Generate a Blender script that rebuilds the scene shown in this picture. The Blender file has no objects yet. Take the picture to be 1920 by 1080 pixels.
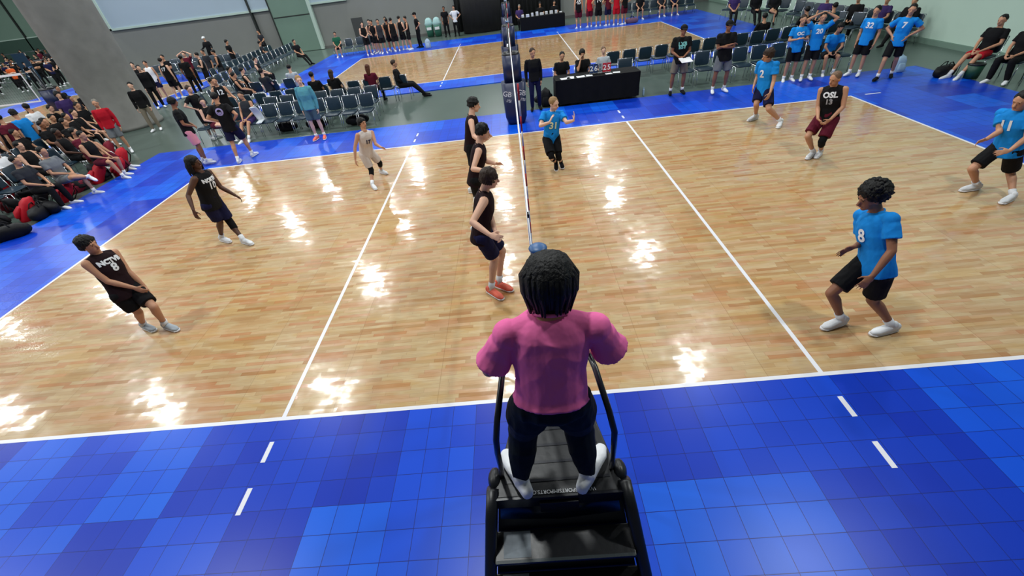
import bpy, math, random
import numpy as np
from mathutils import Vector, Matrix, noise
from mathutils.bvhtree import BVHTree

scene = bpy.context.scene
COL = scene.collection
R = math.radians

# ------------------------------------------------------------------ camera
cam_data = bpy.data.cameras.new('camera')
cam = bpy.data.objects.new('camera', cam_data)
COL.objects.link(cam)
cam_data.sensor_width = 36.0
cam_data.lens = 789.3 / 1920 * 36
cam_data.clip_end = 300
yaw, pit, rol = -0.0605, 0.6615, -0.1327
cf = Vector((math.sin(yaw)*math.cos(pit), math.cos(yaw)*math.cos(pit), -math.sin(pit)))
cr = Vector((math.cos(yaw), -math.sin(yaw), 0))
cu = cr.cross(cf)
cr, cu = cr*math.cos(rol) + cu*math.sin(rol), -cr*math.sin(rol) + cu*math.cos(rol)
M = Matrix.Identity(4)
for i in range(3):
    M[i][0], M[i][1], M[i][2] = cr[i], cu[i], -cf[i]
M.translation = Vector((-0.0202, -2.9083, 3.862))
cam.matrix_world = M
scene.camera = cam

# ------------------------------------------------------------------ world and exposure
scene.view_settings.view_transform = 'Standard'
scene.view_settings.look = 'None'
scene.view_settings.gamma = 1
scene.view_settings.use_curve_mapping = False
scene.view_settings.exposure = -1.33
world = bpy.data.worlds.new('hall_air')
scene.world = world
world.use_nodes = True
world.node_tree.nodes['Background'].inputs[0].default_value = (0.80, 0.92, 1.0, 1)
world.node_tree.nodes['Background'].inputs[1].default_value = 0.19

# ------------------------------------------------------------------ lamps of the hall (high bay grid, 10 m up)
def lamp(x, y, z=10.0, power=900):
    ld = bpy.data.lights.new('high_bay_light', 'AREA')
    ld.shape = 'DISK'; ld.size = 0.62; ld.energy = power; ld.color = (0.965, 1.0, 0.985)
    lo = bpy.data.objects.new('high_bay_light', ld)
    lo.location = (x, y, z); COL.objects.link(lo)
for j in range(-1, 4):
    for k in range(-4, 2):
        if (j, k) != (3, -4): lamp(-1.4 + 7.75*k, 8.9 + 7.85*j)
for k in (-7, -6, -5, -4):  # unseen lamps added to brighten the dark far left wall, continuing the grid
    for j in (3, 4): lamp(-1.4 + 7.75*k, 8.9 + 7.85*j)

# ------------------------------------------------------------------ materials
MATS = {}
def s2l(c):
    return tuple(((v/255)/12.92 if v/255 <= 0.04045 else ((v/255+0.055)/1.055)**2.4) for v in c)
def new_mat(name):
    m = bpy.data.materials.new(name); m.use_nodes = True
    nt = m.node_tree
    return m, nt, nt.nodes['Principled BSDF']
def plain(name, rgb, rough=0.6, metal=0.0, bump=0.0, scale=40.0, var=0.0, stretch=None, spec=0.5):
    """procedural surface: noise driven colour variation and bump"""
    if name in MATS: return MATS[name]
    m, nt, b = new_mat(name)
    c = s2l(rgb)
    b.inputs['Base Color'].default_value = (*c, 1)
    b.inputs['Roughness'].default_value = rough
    b.inputs['Metallic'].default_value = metal
    b.inputs['Specular IOR Level'].default_value = spec
    tc = nt.nodes.new('ShaderNodeTexCoord')
    mp = nt.nodes.new('ShaderNodeMapping'); nt.links.new(tc.outputs['Object'], mp.inputs[0])
    if stretch: mp.inputs['Scale'].default_value = stretch
    nz = nt.nodes.new('ShaderNodeTexNoise'); nz.inputs['Scale'].default_value = scale
    nz.inputs['Detail'].default_value = 3
    nt.links.new(mp.outputs[0], nz.inputs['Vector'])
    if var > 0:
        mx = nt.nodes.new('ShaderNodeMix'); mx.data_type = 'RGBA'
        mx.inputs[6].default_value = (*[v*(1-var) for v in c], 1)
        mx.inputs[7].default_value = (*[min(1, v*(1+var)) for v in c], 1)
        nt.links.new(nz.outputs[0], mx.inputs[0]); nt.links.new(mx.outputs[2], b.inputs['Base Color'])
    if bump > 0:
        bp = nt.nodes.new('ShaderNodeBump'); bp.inputs['Strength'].default_value = bump
        bp.inputs['Distance'].default_value = 0.02
        nt.links.new(nz.outputs[0], bp.inputs['Height']); nt.links.new(bp.outputs[0], b.inputs['Normal'])
    MATS[name] = m
    return m

def math_node(nt, op, a, b=None, c=None):
    n = nt.nodes.new('ShaderNodeMath'); n.operation = op
    for i, v in enumerate((a, b, c)):
        if v is None: continue
        if isinstance(v, (int, float)): n.inputs[i].default_value = v
        else: nt.links.new(v, n.inputs[i])
    return n.outputs[0]
def ramp(nt, fac, stops, interp='LINEAR'):
    n = nt.nodes.new('ShaderNodeValToRGB'); n.color_ramp.interpolation = interp
    els = n.color_ramp.elements
    while len(els) < len(stops): els.new(0.5)
    for e, (p, c) in zip(els, stops):
        e.position = p; e.color = (*s2l(c), 1)
    nt.links.new(fac, n.inputs[0]); return n.outputs[0]

def wood_material():
    m, nt, b = new_mat('maple_sport_parquet')
    tc = nt.nodes.new('ShaderNodeTexCoord')
    sep = nt.nodes.new('ShaderNodeSeparateXYZ'); nt.links.new(tc.outputs['Object'], sep.inputs[0])
    X, Y = sep.outputs[0], sep.outputs[1]
    row = math_node(nt, 'FLOOR', math_node(nt, 'DIVIDE', Y, 0.0571))
    wn = nt.nodes.new('ShaderNodeTexWhiteNoise'); wn.noise_dimensions = '1D'
    nt.links.new(row, wn.inputs['W'])
    xs = math_node(nt, 'DIVIDE', math_node(nt, 'ADD', X, math_node(nt, 'MULTIPLY', wn.outputs[0], 3.7)), 0.46)
    col = math_node(nt, 'FLOOR', xs)
    cmb = nt.nodes.new('ShaderNodeCombineXYZ'); nt.links.new(col, cmb.inputs[0]); nt.links.new(row, cmb.inputs[1])
    wn2 = nt.nodes.new('ShaderNodeTexWhiteNoise'); nt.links.new(cmb.outputs[0], wn2.inputs['Vector'])
    base = ramp(nt, wn2.outputs[0], [(0.0, (182, 143, 102)), (0.1, (192, 167, 130)), (0.3, (199, 179, 142)), (0.6, (206, 188, 153)),
                                     (0.78, (204, 172, 140)), (0.92, (195, 151, 113)), (1.0, (210, 192, 158))])
    # panels 1.22 m wide carry slightly different stock
    pc = nt.nodes.new('ShaderNodeCombineXYZ')
    nt.links.new(math_node(nt, 'FLOOR', math_node(nt, 'DIVIDE', X, 1.22)), pc.inputs[0])
    nt.links.new(math_node(nt, 'FLOOR', math_node(nt, 'DIVIDE', Y, 0.914)), pc.inputs[1])
    wn3 = nt.nodes.new('ShaderNodeTexWhiteNoise'); nt.links.new(pc.outputs[0], wn3.inputs['Vector'])
    ptint = ramp(nt, wn3.outputs[0], [(0, (245, 238, 232)), (0.5, (255, 253, 250)), (1, (250, 240, 222))])
    mul = nt.nodes.new('ShaderNodeMix'); mul.data_type = 'RGBA'; mul.blend_type = 'MULTIPLY'; mul.inputs[0].default_value = 1
    nt.links.new(base, mul.inputs[6]); nt.links.new(ptint, mul.inputs[7])
    pn_ = nt.nodes.new('ShaderNodeTexNoise'); pn_.inputs['Scale'].default_value = 1.0; pn_.inputs['Detail'].default_value = 3
    mpp = nt.nodes.new('ShaderNodeMapping'); mpp.inputs['Scale'].default_value = (1.3, 4.5, 1); nt.links.new(tc.outputs['Object'], mpp.inputs[0]); nt.links.new(mpp.outputs[0], pn_.inputs['Vector'])
    pcol = ramp(nt, pn_.outputs[0], [(0.38, (246, 226, 208)), (0.5, (255, 252, 248)), (0.62, (250, 234, 206))])
    mulp = nt.nodes.new('ShaderNodeMix'); mulp.data_type = 'RGBA'; mulp.blend_type = 'MULTIPLY'; mulp.inputs[0].default_value = 0.9
    nt.links.new(mul.outputs[2], mulp.inputs[6]); nt.links.new(pcol, mulp.inputs[7]); mul = mulp
    # grain
    mp = nt.nodes.new('ShaderNodeMapping'); mp.inputs['Scale'].default_value = (2.5, 60, 1)
    nt.links.new(tc.outputs['Object'], mp.inputs[0])
    gr = nt.nodes.new('ShaderNodeTexNoise'); gr.inputs['Scale'].default_value = 1.6; gr.inputs['Detail'].default_value = 5
    nt.links.new(mp.outputs[0], gr.inputs['Vector'])
    gcol = ramp(nt, gr.outputs[0], [(0.3, (238, 228, 218)), (0.7, (255, 255, 255))])
    mul2 = nt.nodes.new('ShaderNodeMix'); mul2.data_type = 'RGBA'; mul2.blend_type = 'MULTIPLY'; mul2.inputs[0].default_value = 0.8
    nt.links.new(mul.outputs[2], mul2.inputs[6]); nt.links.new(gcol, mul2.inputs[7])
    # dark joints between strips and panels
    fy = math_node(nt, 'FRACT', math_node(nt, 'DIVIDE', Y, 0.0571))
    fx = math_node(nt, 'FRACT', xs)
    px = math_node(nt, 'FRACT', math_node(nt, 'DIVIDE', X, 1.22))
    j1 = math_node(nt, 'LESS_THAN', fy, 0.05); j2 = math_node(nt, 'LESS_THAN', fx, 0.008); j3 = math_node(nt, 'LESS_THAN', px, 0.006)
    j = math_node(nt, 'MAXIMUM', math_node(nt, 'MAXIMUM', j1, j2), j3)
    mix3 = nt.nodes.new('ShaderNodeMix'); mix3.data_type = 'RGBA'
    nt.links.new(math_node(nt, 'MULTIPLY', j, 0.33), mix3.inputs[0])
    nt.links.new(mul2.outputs[2], mix3.inputs[6]); mix3.inputs[7].default_value = (*s2l((120, 80, 45)), 1)
    # scuffs
    sc = nt.nodes.new('ShaderNodeTexNoise'); sc.inputs['Scale'].default_value = 0.9; sc.inputs['Detail'].default_value = 6
    nt.links.new(tc.outputs['Object'], sc.inputs['Vector'])
    b.inputs['Roughness'].default_value = 0.2
    rr = nt.nodes.new('ShaderNodeMapRange'); rr.inputs[1].default_value = 0.35; rr.inputs[2].default_value = 0.7
    rr.inputs[3].default_value = 0.055; rr.inputs[4].default_value = 0.12
    nt.links.new(sc.outputs[0], rr.inputs[0]); nt.links.new(rr.outputs[0], b.inputs['Roughness'])
    nt.links.new(mix3.outputs[2], b.inputs['Base Color'])
    # every strip lies at its own slight angle and the varnish is wavy
    def vm(op, a, b_=None, k=None):
        n = nt.nodes.new('ShaderNodeVectorMath'); n.operation = op
        for i, v in enumerate((a, b_)):
            if v is None: continue
            if isinstance(v, tuple): n.inputs[i].default_value = v
            else: nt.links.new(v, n.inputs[i])
        if k is not None: n.inputs['Scale'].default_value = k
        return n.outputs[0]
    tilt = nt.nodes.new('ShaderNodeTexNoise'); tilt.inputs['Scale'].default_value = 5.0; tilt.inputs['Detail'].default_value = 3
    nt.links.new(tc.outputs['Object'], tilt.inputs['Vector'])
    warp = vm('SCALE', vm('SUBTRACT', tilt.outputs['Color'], (0.5, 0.5, 0.5)), None, 0.095)
    strip = vm('SCALE', vm('SUBTRACT', wn2.outputs['Color'], (0.5, 0.5, 0.5)), None, 0.022)
    panel = vm('SCALE', vm('SUBTRACT', wn3.outputs['Color'], (0.5, 0.5, 0.5)), None, 0.012)
    summ = vm('MULTIPLY', vm('ADD', vm('ADD', warp, strip), panel), (1, 1, 0))
    nrm = vm('NORMALIZE', vm('ADD', summ, (0, 0, 1)))
    nt.links.new(nrm, b.inputs['Normal'])
    b.inputs['Coat Weight'].default_value = 0.55; b.inputs['Coat Roughness'].default_value = 0.24
    nt.links.new(nrm, b.inputs['Coat Normal'])
    b.inputs['Specular IOR Level'].default_value = 0.55
    return m

def tile_material():
    m, nt, b = new_mat('blue_interlocking_tile')
    tc = nt.nodes.new('ShaderNodeTexCoord')
    sep = nt.nodes.new('ShaderNodeSeparateXYZ'); nt.links.new(tc.outputs['Object'], sep.inputs[0])
    X, Y = sep.outputs[0], sep.outputs[1]
    T = 0.254
    ux, uy = math_node(nt, 'DIVIDE', X, T), math_node(nt, 'DIVIDE', Y, T)
    cmb = nt.nodes.new('ShaderNodeCombineXYZ')
    nt.links.new(math_node(nt, 'FLOOR', ux), cmb.inputs[0]); nt.links.new(math_node(nt, 'FLOOR', uy), cmb.inputs[1])
    wn = nt.nodes.new('ShaderNodeTexWhiteNoise'); nt.links.new(cmb.outputs[0], wn.inputs['Vector'])
    # blocks of tiles: lamp sheen varying with tile tilt, painted into their colour
    c2 = nt.nodes.new('ShaderNodeCombineXYZ')
    nt.links.new(math_node(nt, 'FLOOR', math_node(nt, 'DIVIDE', ux, 3)), c2.inputs[0])
    nt.links.new(math_node(nt, 'FLOOR', math_node(nt, 'DIVIDE', uy, 4)), c2.inputs[1])
    wn2 = nt.nodes.new('ShaderNodeTexWhiteNoise'); nt.links.new(c2.outputs[0], wn2.inputs['Vector'])
    nz = nt.nodes.new('ShaderNodeTexNoise'); nz.inputs['Scale'].default_value = 0.6; nz.inputs['Detail'].default_value = 2
    nt.links.new(cmb.outputs[0], nz.inputs['Vector'])
    f = math_node(nt, 'ADD', math_node(nt, 'MULTIPLY', wn.outputs[0], 0.12), math_node(nt, 'ADD', math_node(nt, 'MULTIPLY', wn2.outputs[0], 0.6), math_node(nt, 'MULTIPLY', nz.outputs[0], 0.28)))
    base = ramp(nt, f, [(0.15, (2, 44, 170)), (0.5, (4, 72, 206)), (0.85, (16, 100, 224))])
    fx, fy = math_node(nt, 'FRACT', ux), math_node(nt, 'FRACT', uy)
    j = math_node(nt, 'MAXIMUM', math_node(nt, 'LESS_THAN', fx, 0.022), math_node(nt, 'LESS_THAN', fy, 0.022))
    mx = nt.nodes.new('ShaderNodeMix'); mx.data_type = 'RGBA'; nt.links.new(j, mx.inputs[0])
    nt.links.new(base, mx.inputs[6]); mx.inputs[7].default_value = (*s2l((10, 34, 120)), 1)
    nt.links.new(mx.outputs[2], b.inputs['Base Color'])
    b.inputs['Roughness'].default_value = 0.33; b.inputs['Specular IOR Level'].default_value = 0.3
    bp = nt.nodes.new('ShaderNodeBump'); bp.inputs['Strength'].default_value = 0.35; bp.inputs['Distance'].default_value = 0.004
    tl = math_node(nt, 'SUBTRACT', math_node(nt, 'ADD', math_node(nt, 'MULTIPLY', fx, math_node(nt, 'SUBTRACT', wn.outputs[0], 0.5)),
                   math_node(nt, 'MULTIPLY', fy, math_node(nt, 'SUBTRACT', wn2.outputs[0], 0.5))), j)
    nt.links.new(tl, bp.inputs['Height']); nt.links.new(bp.outputs[0], b.inputs['Normal'])
    return m

M_WOOD = wood_material()
M_TILE = tile_material()
M_LINE = plain('white_court_line', (228, 228, 235), 0.3, var=0.04, scale=6)
M_CONC = plain('polished_concrete', (76, 91, 85), 0.28, var=0.16, scale=0.7, bump=0.03)
M_COLUMN = plain('cast_concrete', (112, 112, 108), 0.8, var=0.3, scale=2.2, bump=0.25)
M_WALL = plain('grey_painted_wall', (128, 130, 127), 0.8, var=0.05, scale=1.2, bump=0.03)
M_GREEN = plain('green_grey_panel', (108, 134, 121), 0.7, var=0.05, scale=1.5)
M_GREEND = plain('dark_green_panel', (52, 78, 68), 0.7, var=0.1, scale=2)
M_PALE = plain('pale_blue_panel', (160, 178, 192), 0.7, var=0.03, scale=1)
M_RWALL = plain('pale_green_wall', (182, 206, 192), 0.8, var=0.03, scale=1, bump=0.02)
M_FRAME = plain('light_trim', (176, 196, 186), 0.5, var=0.03)
M_DARK = plain('dark_joint', (30, 36, 34), 0.7, var=0.1)
M_CHROME = plain('chrome_tube', (196, 200, 208), 0.22, metal=1.0, var=0.03)
M_VINYL = plain('teal_vinyl', (17, 41, 56), 0.42, var=0.12, scale=9, bump=0.1)
M_BLACKPL = plain('black_plastic', (17, 19, 24), 0.38, var=0.15, scale=25, bump=0.06)
M_BLACKM = plain('black_powder_coat', (14, 18, 30), 0.3, var=0.1, scale=50)
M_DRAPE = plain('black_drape', (14, 14, 16), 0.9, bump=0.8, scale=3, stretch=(6, 6, 0.3), var=0.3)
M_NAVY = plain('navy_pad_vinyl', (12, 26, 66), 0.4, var=0.1, scale=7, bump=0.08)
M_WHITE = plain('white_paint', (232, 232, 236), 0.5, var=0.03)
M_RED = plain('red_tape', (205, 28, 44), 0.5, var=0.05)
M_BLUE2 = plain('blue_cap_plastic', (42, 88, 140), 0.4, var=0.1)
M_NET = plain('black_net_cord', (20, 20, 24), 0.8, var=0.1)
M_PAPER = plain('paper_sheet', (225, 228, 232), 0.8, var=0.03)
M_LAMPH = plain('lamp_housing', (180, 182, 184), 0.4, metal=0.6, var=0.05)

def cloth(rgb, rough=0.85, big=False):
    return plain('cloth_%d_%d_%d' % rgb, rgb, rough, var=0.12, bump=0.55, scale=9 if not big else 6, stretch=(1, 1, 0.6), spec=0.2)
def skin(rgb):
    return plain('skin_%d_%d_%d' % rgb, rgb, 0.52, var=0.06, scale=14, spec=0.35)
def hairm(rgb):
    return plain('hair_%d_%d_%d' % rgb, rgb, 0.55, var=0.35, bump=0.7, scale=60, stretch=(1, 1, 0.25), spec=0.3)

# ------------------------------------------------------------------ mesh helpers
class MB:
    def __init__(s): s.v = []; s.f = []
    def add(s, vs, fs):
        o = len(s.v); s.v.extend([tuple(map(float, p)) for p in vs]); s.f.extend([tuple(i+o for i in f) for f in fs]); return s
    def box(s, x0, y0, z0, x1, y1, z1, mat=None):
        vs = [(x, y, z) for z in (z0, z1) for y in (y0, y1) for x in (x0, x1)]
        if mat is not None: vs = [mat @ Vector(p) for p in vs]
        return s.add(vs, [(0, 2, 3, 1), (4, 5, 7, 6), (0, 1, 5, 4), (2, 6, 7, 3), (0, 4, 6, 2), (1, 3, 7, 5)])
    def rings(s, rings, cap=True):
        n = len(rings[0]); vs = [p for r in rings for p in r]; fs = []
        for i in range(len(rings)-1):
            for k in range(n):
                a, b = i*n+k, i*n+(k+1) % n
                fs.append((a, b, b+n, a+n))
        if cap:
            vs.append(np.mean(rings[0], axis=0)); vs.append(np.mean(rings[-1], axis=0))
            c0, c1 = len(vs)-2, len(vs)-1; L = (len(rings)-1)*n
            for k in range(n):
                fs.append((c0, (k+1) % n, k)); fs.append((c1, L+k, L+(k+1) % n))
        return s.add(vs, fs)
    def loft(s, pts, ra, rb, A, n=14, dome=True, power=2.0):
        """closed tube through pts, ring half widths ra along A and rb across"""
        P = [np.array(p, float) for p in pts]; R_ = []
        m = len(P)
        A = np.array(A, float)
        def ring(c, T, a, b):
            T = T/np.linalg.norm(T); a_ = A - T*(A@T); a_ /= np.linalg.norm(a_); b_ = np.cross(T, a_)
            out = []
            for k in range(n):
                t = 2*math.pi*k/n; cx, sx = math.cos(t), math.sin(t)
                e = 2.0/power
                out.append(c + a_*a*math.copysign(abs(cx)**e, cx) + b_*b*math.copysign(abs(sx)**e, sx))
            return out
        Ts = [P[min(i+1, m-1)]-P[max(i-1, 0)] for i in range(m)]
        if dome:
            T0 = Ts[0]/np.linalg.norm(Ts[0]); r = min(ra[0], rb[0])
            for q in (0.95, 0.7, 0.35): R_.append(ring(P[0]-T0*r*q, Ts[0], ra[0]*math.sqrt(1-q*q), rb[0]*math.sqrt(1-q*q)))
        for i in range(m): R_.append(ring(P[i], Ts[i], ra[i], rb[i]))
        if dome:
            T1 = Ts[-1]/np.linalg.norm(Ts[-1]); r = min(ra[-1], rb[-1])
            for q in (0.35, 0.7, 0.95): R_.append(ring(P[-1]+T1*r*q, Ts[-1], ra[-1]*math.sqrt(1-q*q), rb[-1]*math.sqrt(1-q*q)))
        return s.rings(R_)
    def cap(s, p0, p1, r0, r1, n=10, dome=True):
        p0 = np.array(p0, float); p1 = np.array(p1, float); T = p1-p0
        L = np.linalg.norm(T)
        if L < 1e-6: return s
        A = np.array((1, 0, 0.)) if abs(T[0])/L < 0.8 else np.array((0, 1., 0))
        return s.loft([p0, p1], [r0, r1], [r0, r1], A, n, dome)
    def tube(s, pts, r, n=8):
        P = [np.array(p, float) for p in pts]
        T = P[-1]-P[0]; A = np.array((1, 0, 0.))
        if np.linalg.norm(np.cross(T, A)) < 0.3*np.linalg.norm(T)+1e-9: A = np.array((0, 1., 0.1))
        return s.loft(P, [r]*len(P), [r]*len(P), A, n, False)
    def ell(s, c, ax, rad, nu=14, nv=9, fn=None):
        """ellipsoid; ax = 3 unit axes; fn(dir)->scale"""
        c = np.array(c, float); ax = [np.array(a, float) for a in ax]
        vs = []; fs = []
        for i in range(nv+1):
            ph = math.pi*i/nv
            for k in range(nu):
                t = 2*math.pi*k/nu
                d = (math.sin(ph)*math.cos(t), math.sin(ph)*math.sin(t), math.cos(ph))
                q = fn(d) if fn else 1.0
                vs.append(c + q*(ax[0]*d[0]*rad[0] + ax[1]*d[1]*rad[1] + ax[2]*d[2]*rad[2]))
        for i in range(nv):
            for k in range(nu):
                a, b = i*nu+k, i*nu+(k+1) % nu
                if i == 0: fs.append((a, b+nu, a+nu)[::-1])
                elif i == nv-1: fs.append((a, b, a+nu)[::-1])
                else: fs.append((a, b, b+nu, a+nu)[::-1])
        return s.add(vs, fs)
    def mesh(s, name, off=(0, 0, 0), smooth=True):
        me = bpy.data.meshes.new(name)
        v = np.array(s.v, float) - np.array(off, float)
        me.from_pydata([tuple(p) for p in v], [], s.f)
        me.polygons.foreach_set('use_smooth', [smooth]*len(me.polygons))
        me.update()
        return me
    def build(s, name, mat, parent=None, off=(0, 0, 0), smooth=True, bevel=0):
        me = s.mesh(name, off, smooth); o = bpy.data.objects.new(name, me); COL.objects.link(o)
        if mat: me.materials.append(mat)
        if parent: o.parent = parent
        if bevel:
            bv = o.modifiers.new('bevel', 'BEVEL'); bv.width = bevel; bv.segments = 3; bv.limit_method = 'ANGLE'
        return o
BAKE = []
FOLD = {'shirt': (0.0055, 9.0), 'jersey': (0.005, 9.0), 'shorts': (0.005, 10.0), 'trousers': (0.006, 9.0), 'sweatshirt': (0.006, 8.0)}
def remesh(o, vox, it=2):
    m = o.modifiers.new('remesh', 'REMESH'); m.mode = 'VOXEL'; m.voxel_size = vox; m.use_smooth_shade = True
    if it:
        s_ = o.modifiers.new('smooth', 'SMOOTH'); s_.iterations = it; s_.factor = 0.5
    BAKE.append(o); return o
def bake_all():
    dg = bpy.context.evaluated_depsgraph_get()
    out = [(o, bpy.data.meshes.new_from_object(o.evaluated_get(dg))) for o in BAKE]
    for o, me in out:
        me.name = o.name
        me.polygons.foreach_set('use_smooth', [True]*len(me.polygons))
        o.modifiers.clear(); o.data = me
        if o.name.split('.')[0] in FOLD and 8000 < len(me.vertices) < 90000:
            amp, sc = FOLD[o.name.split('.')[0]]
            nv = len(me.vertices); co = np.empty(nv*3, dtype=np.float32); no = np.empty(nv*3, dtype=np.float32)
            me.vertices.foreach_get('co', co); me.vertex_normals.foreach_get('vector', no)
            co = co.reshape(-1, 3); no = no.reshape(-1, 3); dsp = np.empty((nv, 1), dtype=np.float32)
            for i in range(nv):
                x, y, z = (float(t) for t in co[i])
                w = noise.noise_vector(Vector((x*3, y*3, z*3)))*0.9
                dsp[i, 0] = 1-2*abs(noise.noise(Vector((x*sc, y*sc, z*sc*0.55))+w))
            me.vertices.foreach_set('co', (co+no*dsp*amp).ravel())
            me.update()
    BAKE.clear()
def tag(o, label=None, cat=None, group=None, kind=None):
    if label: o['label'] = label
    if cat: o['category'] = cat
    if group: o['group'] = group
    if kind: o['kind'] = kind
    return o
def empty(name, loc, label=None, cat=None, group=None, rz=0):
    o = bpy.data.objects.new(name, None); o.location = loc; o.rotation_euler.z = rz; o.empty_display_size = 0.2
    COL.objects.link(o); tag(o, label, cat, group); return o
KIDS = {}
def copy_tree(o, parent=None):
    c = o.copy(); COL.objects.link(c)
    if parent: c.parent = parent
    for ch in [k for k in ALLK.get(o.name, [])]:
        copy_tree(ch, c)
    return c
ALLK = {}
def note_tree(o):
    for ch in o.children:
        ALLK.setdefault(o.name, []).append(ch); note_tree(ch)
def struct(o): o['kind'] = 'structure'; return o

# ------------------------------------------------------------------ floor, courts
struct(MB().box(-80, -6, -0.12, 16.5, 60, -0.03).build('floor', M_CONC, smooth=False))
def court(cx, cy, length_x, mx0, mx1, my0, my1, first):
    """blue tile surround (mx0..mx1, my0..my1) with the wooden court let in; length_x: court runs along x"""
    hx, hy = (9, 4.5) if length_x else (4.5, 9)
    x0, x1, y0, y1 = cx-hx, cx+hx, cy-hy, cy+hy
    b = MB()
    for (a, c, d, e) in ((mx0, my0, mx1, y0), (mx0, y1, mx1, my1), (mx0, y0, x0, y1), (x1, y0, mx1, y1)):
        b.box(a, c, -0.03, d, e, 0.0)
    struct(b.build('floor_blue_tiles', M_TILE, smooth=False))
    struct(MB().box(x0, y0, -0.03, x1, y1, 0.0).build('floor_wood_court', M_WOOD, smooth=False))
    l = MB(); w = 0.05; z0, z1 = 0.0, 0.002
    l.box(x0, y0, z0, x1, y0+w, z1); l.box(x0, y1-w, z0, x1, y1, z1)
    l.box(x0, y0+w, z0, x0+w, y1-w, z1); l.box(x1-w, y0+w, z0, x1, y1-w, z1)
    for s in (-1, 1):
        if length_x:
            l.box(cx+s*3-w/2, y0+w, z0, cx+s*3+w/2, y1-w, z1)
            for (p, q) in ((0.27, 0.51), (0.78, 1.04)):
                l.box(cx+s*3-w/2, y0-q, z0, cx+s*3+w/2, y0-p, z1); l.box(cx+s*3-w/2, y1+p, z0, cx+s*3+w/2, y1+q, z1)
        else:
            l.box(x0+w, cy+s*3-w/2, z0, x1-w, cy+s*3+w/2, z1)
    struct(l.build('trim_court_lines', M_LINE, smooth=False))
court(0, 4.5, True, -11.9, 12.25, -5.6, 11.1, True)
court(0, 21.5, True, -11.9, 12.25, 15.5, 29.4, False)
court(-22.7, 16.6, False, -30.2, -17.0, 2.5, 29.0, False)
# service line marks on the right end line extension
struct(MB().box(9.35, 8.95, 0, 9.75, 9.0, 0.002).build('trim_service_mark', M_LINE, smooth=False))

# ------------------------------------------------------------------ walls
struct(MB().box(-31, 33.3, -0.03, 14.6, 33.6, 10).build('wall_back', M_WALL, smooth=False))
struct(MB().box(-80, 50, -0.03, -31, 50.3, 10).build('wall_far_left', M_GREEN, smooth=False))
struct(MB().box(-31.3, 33.3, -0.03, -31, 50, 10).build('wall_return', M_WALL, smooth=False))
struct(MB().box(14.6, -6, -0.03, 14.9, 33.6, 10).build('wall_right', M_RWALL, smooth=False))
struct(MB().box(14.5, -6, -0.03, 14.6, 33.3, 0.12).build('baseboard_right', M_GREEN, smooth=False))
struct(MB().box(-30.5, 33.2, -0.03, 14.5, 33.3, 0.14).build('baseboard_back', plain('grey_base', (96, 96, 94), 0.7), smooth=False))
# pale upper panels of the back wall with a light sill
pn = MB().box(-28.4, 33.15, 2.84, -11.2, 33.3, 9.0)
struct(pn.build('trim_pale_panel', M_PALE, smooth=False))
sl = MB().box(-28.6, 33.08, 2.72, -11.1, 33.3, 2.84).box(-28.6, 33.08, 2.72, -28.4, 33.3, 9.0)
struct(sl.build('trim_panel_sill', M_FRAME, smooth=False))
# movable partition with joints
dp = MB().box(-16.6, 33.05, 0.0, -13.75, 33.25, 9.0)
struct(dp.build('door_partition', M_GREEN, smooth=False))
jn = MB().box(-18.1, 33.0, 0.0, -18.0, 33.3, 9).box(-16.68, 33.0, 0, -16.6, 33.3, 9).box(-16.55, 33.02, 2.2, -13.8, 33.06, 2.26)
struct(jn.build('trim_partition_joint', M_DARK, smooth=False))
struct(MB().box(-13.9, 32.98, 0.0, -13.68, 33.3, 9).build('trim_partition_post', M_FRAME, smooth=False))
struct(MB().box(-47.4, 49.8, 2.0, -46.95, 50, 9).box(-80, 49.9, 2.5, -47.4, 50, 2.58).build('trim_far_panel_frame', M_FRAME, smooth=False))
struct(MB().box(-80, 49.85, 0.0, -46.9, 50, 2.5).build('trim_far_dark_band', M_GREEND, smooth=False))
struct(MB().box(-51.2, 49.85, 0.0, -51.05, 50, 9).build('trim_far_joint', M_DARK, smooth=False))

# big round column
cl = MB(); ring = []
for z, r in ((-0.03, 1.1), (0.1, 1.1), (0.12, 1.05), (2, 1.05), (4, 1.05), (6, 1.05), (10, 1.05)):
    ring.append([np.array((-16.06+r*math.cos(t), 15.63+r*math.sin(t), z)) for t in np.linspace(0, 2*math.pi, 49)[:-1]])
cl.rings(ring); o = cl.build('wall_column', M_COLUMN); struct(o)

# lamp housings
lamp0 = empty('high_bay_lamp', (-1.4, 8.9, 10.0), 'round metal high bay lamp hanging from the hall ceiling', 'lamp', 'high bay lamps under the ceiling')
h = MB(); h.rings([[np.array((r*math.cos(t), r*math.sin(t), z)) for t in np.linspace(0, 2*math.pi, 25)[:-1]] for z, r in ((0.02, 0.36), (0.0, 0.34), (0.12, 0.30), (0.3, 0.14), (0.34, 0.14))])
h.build('housing', M_LAMPH, lamp0); MB().cap((0, 0, 0.34), (0, 0, 1.6), 0.012, 0.012).build('rod', M_LAMPH, lamp0)
note_tree(lamp0)
for j in range(-1, 4):
    for k in range(-4, 2):
        if (j, k) != (0, 0):
            c = copy_tree(lamp0); c.location = (-1.4+7.75*k, 8.9+7.85*j, 10.0)
for k in (-7, -6, -5, -4):  # housings for the added far left lamps
    for j in (3, 4):
        if (j, k) != (3, -4): c = copy_tree(lamp0); c.location = (-1.4+7.75*k, 8.9+7.85*j, 10.0)
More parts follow.
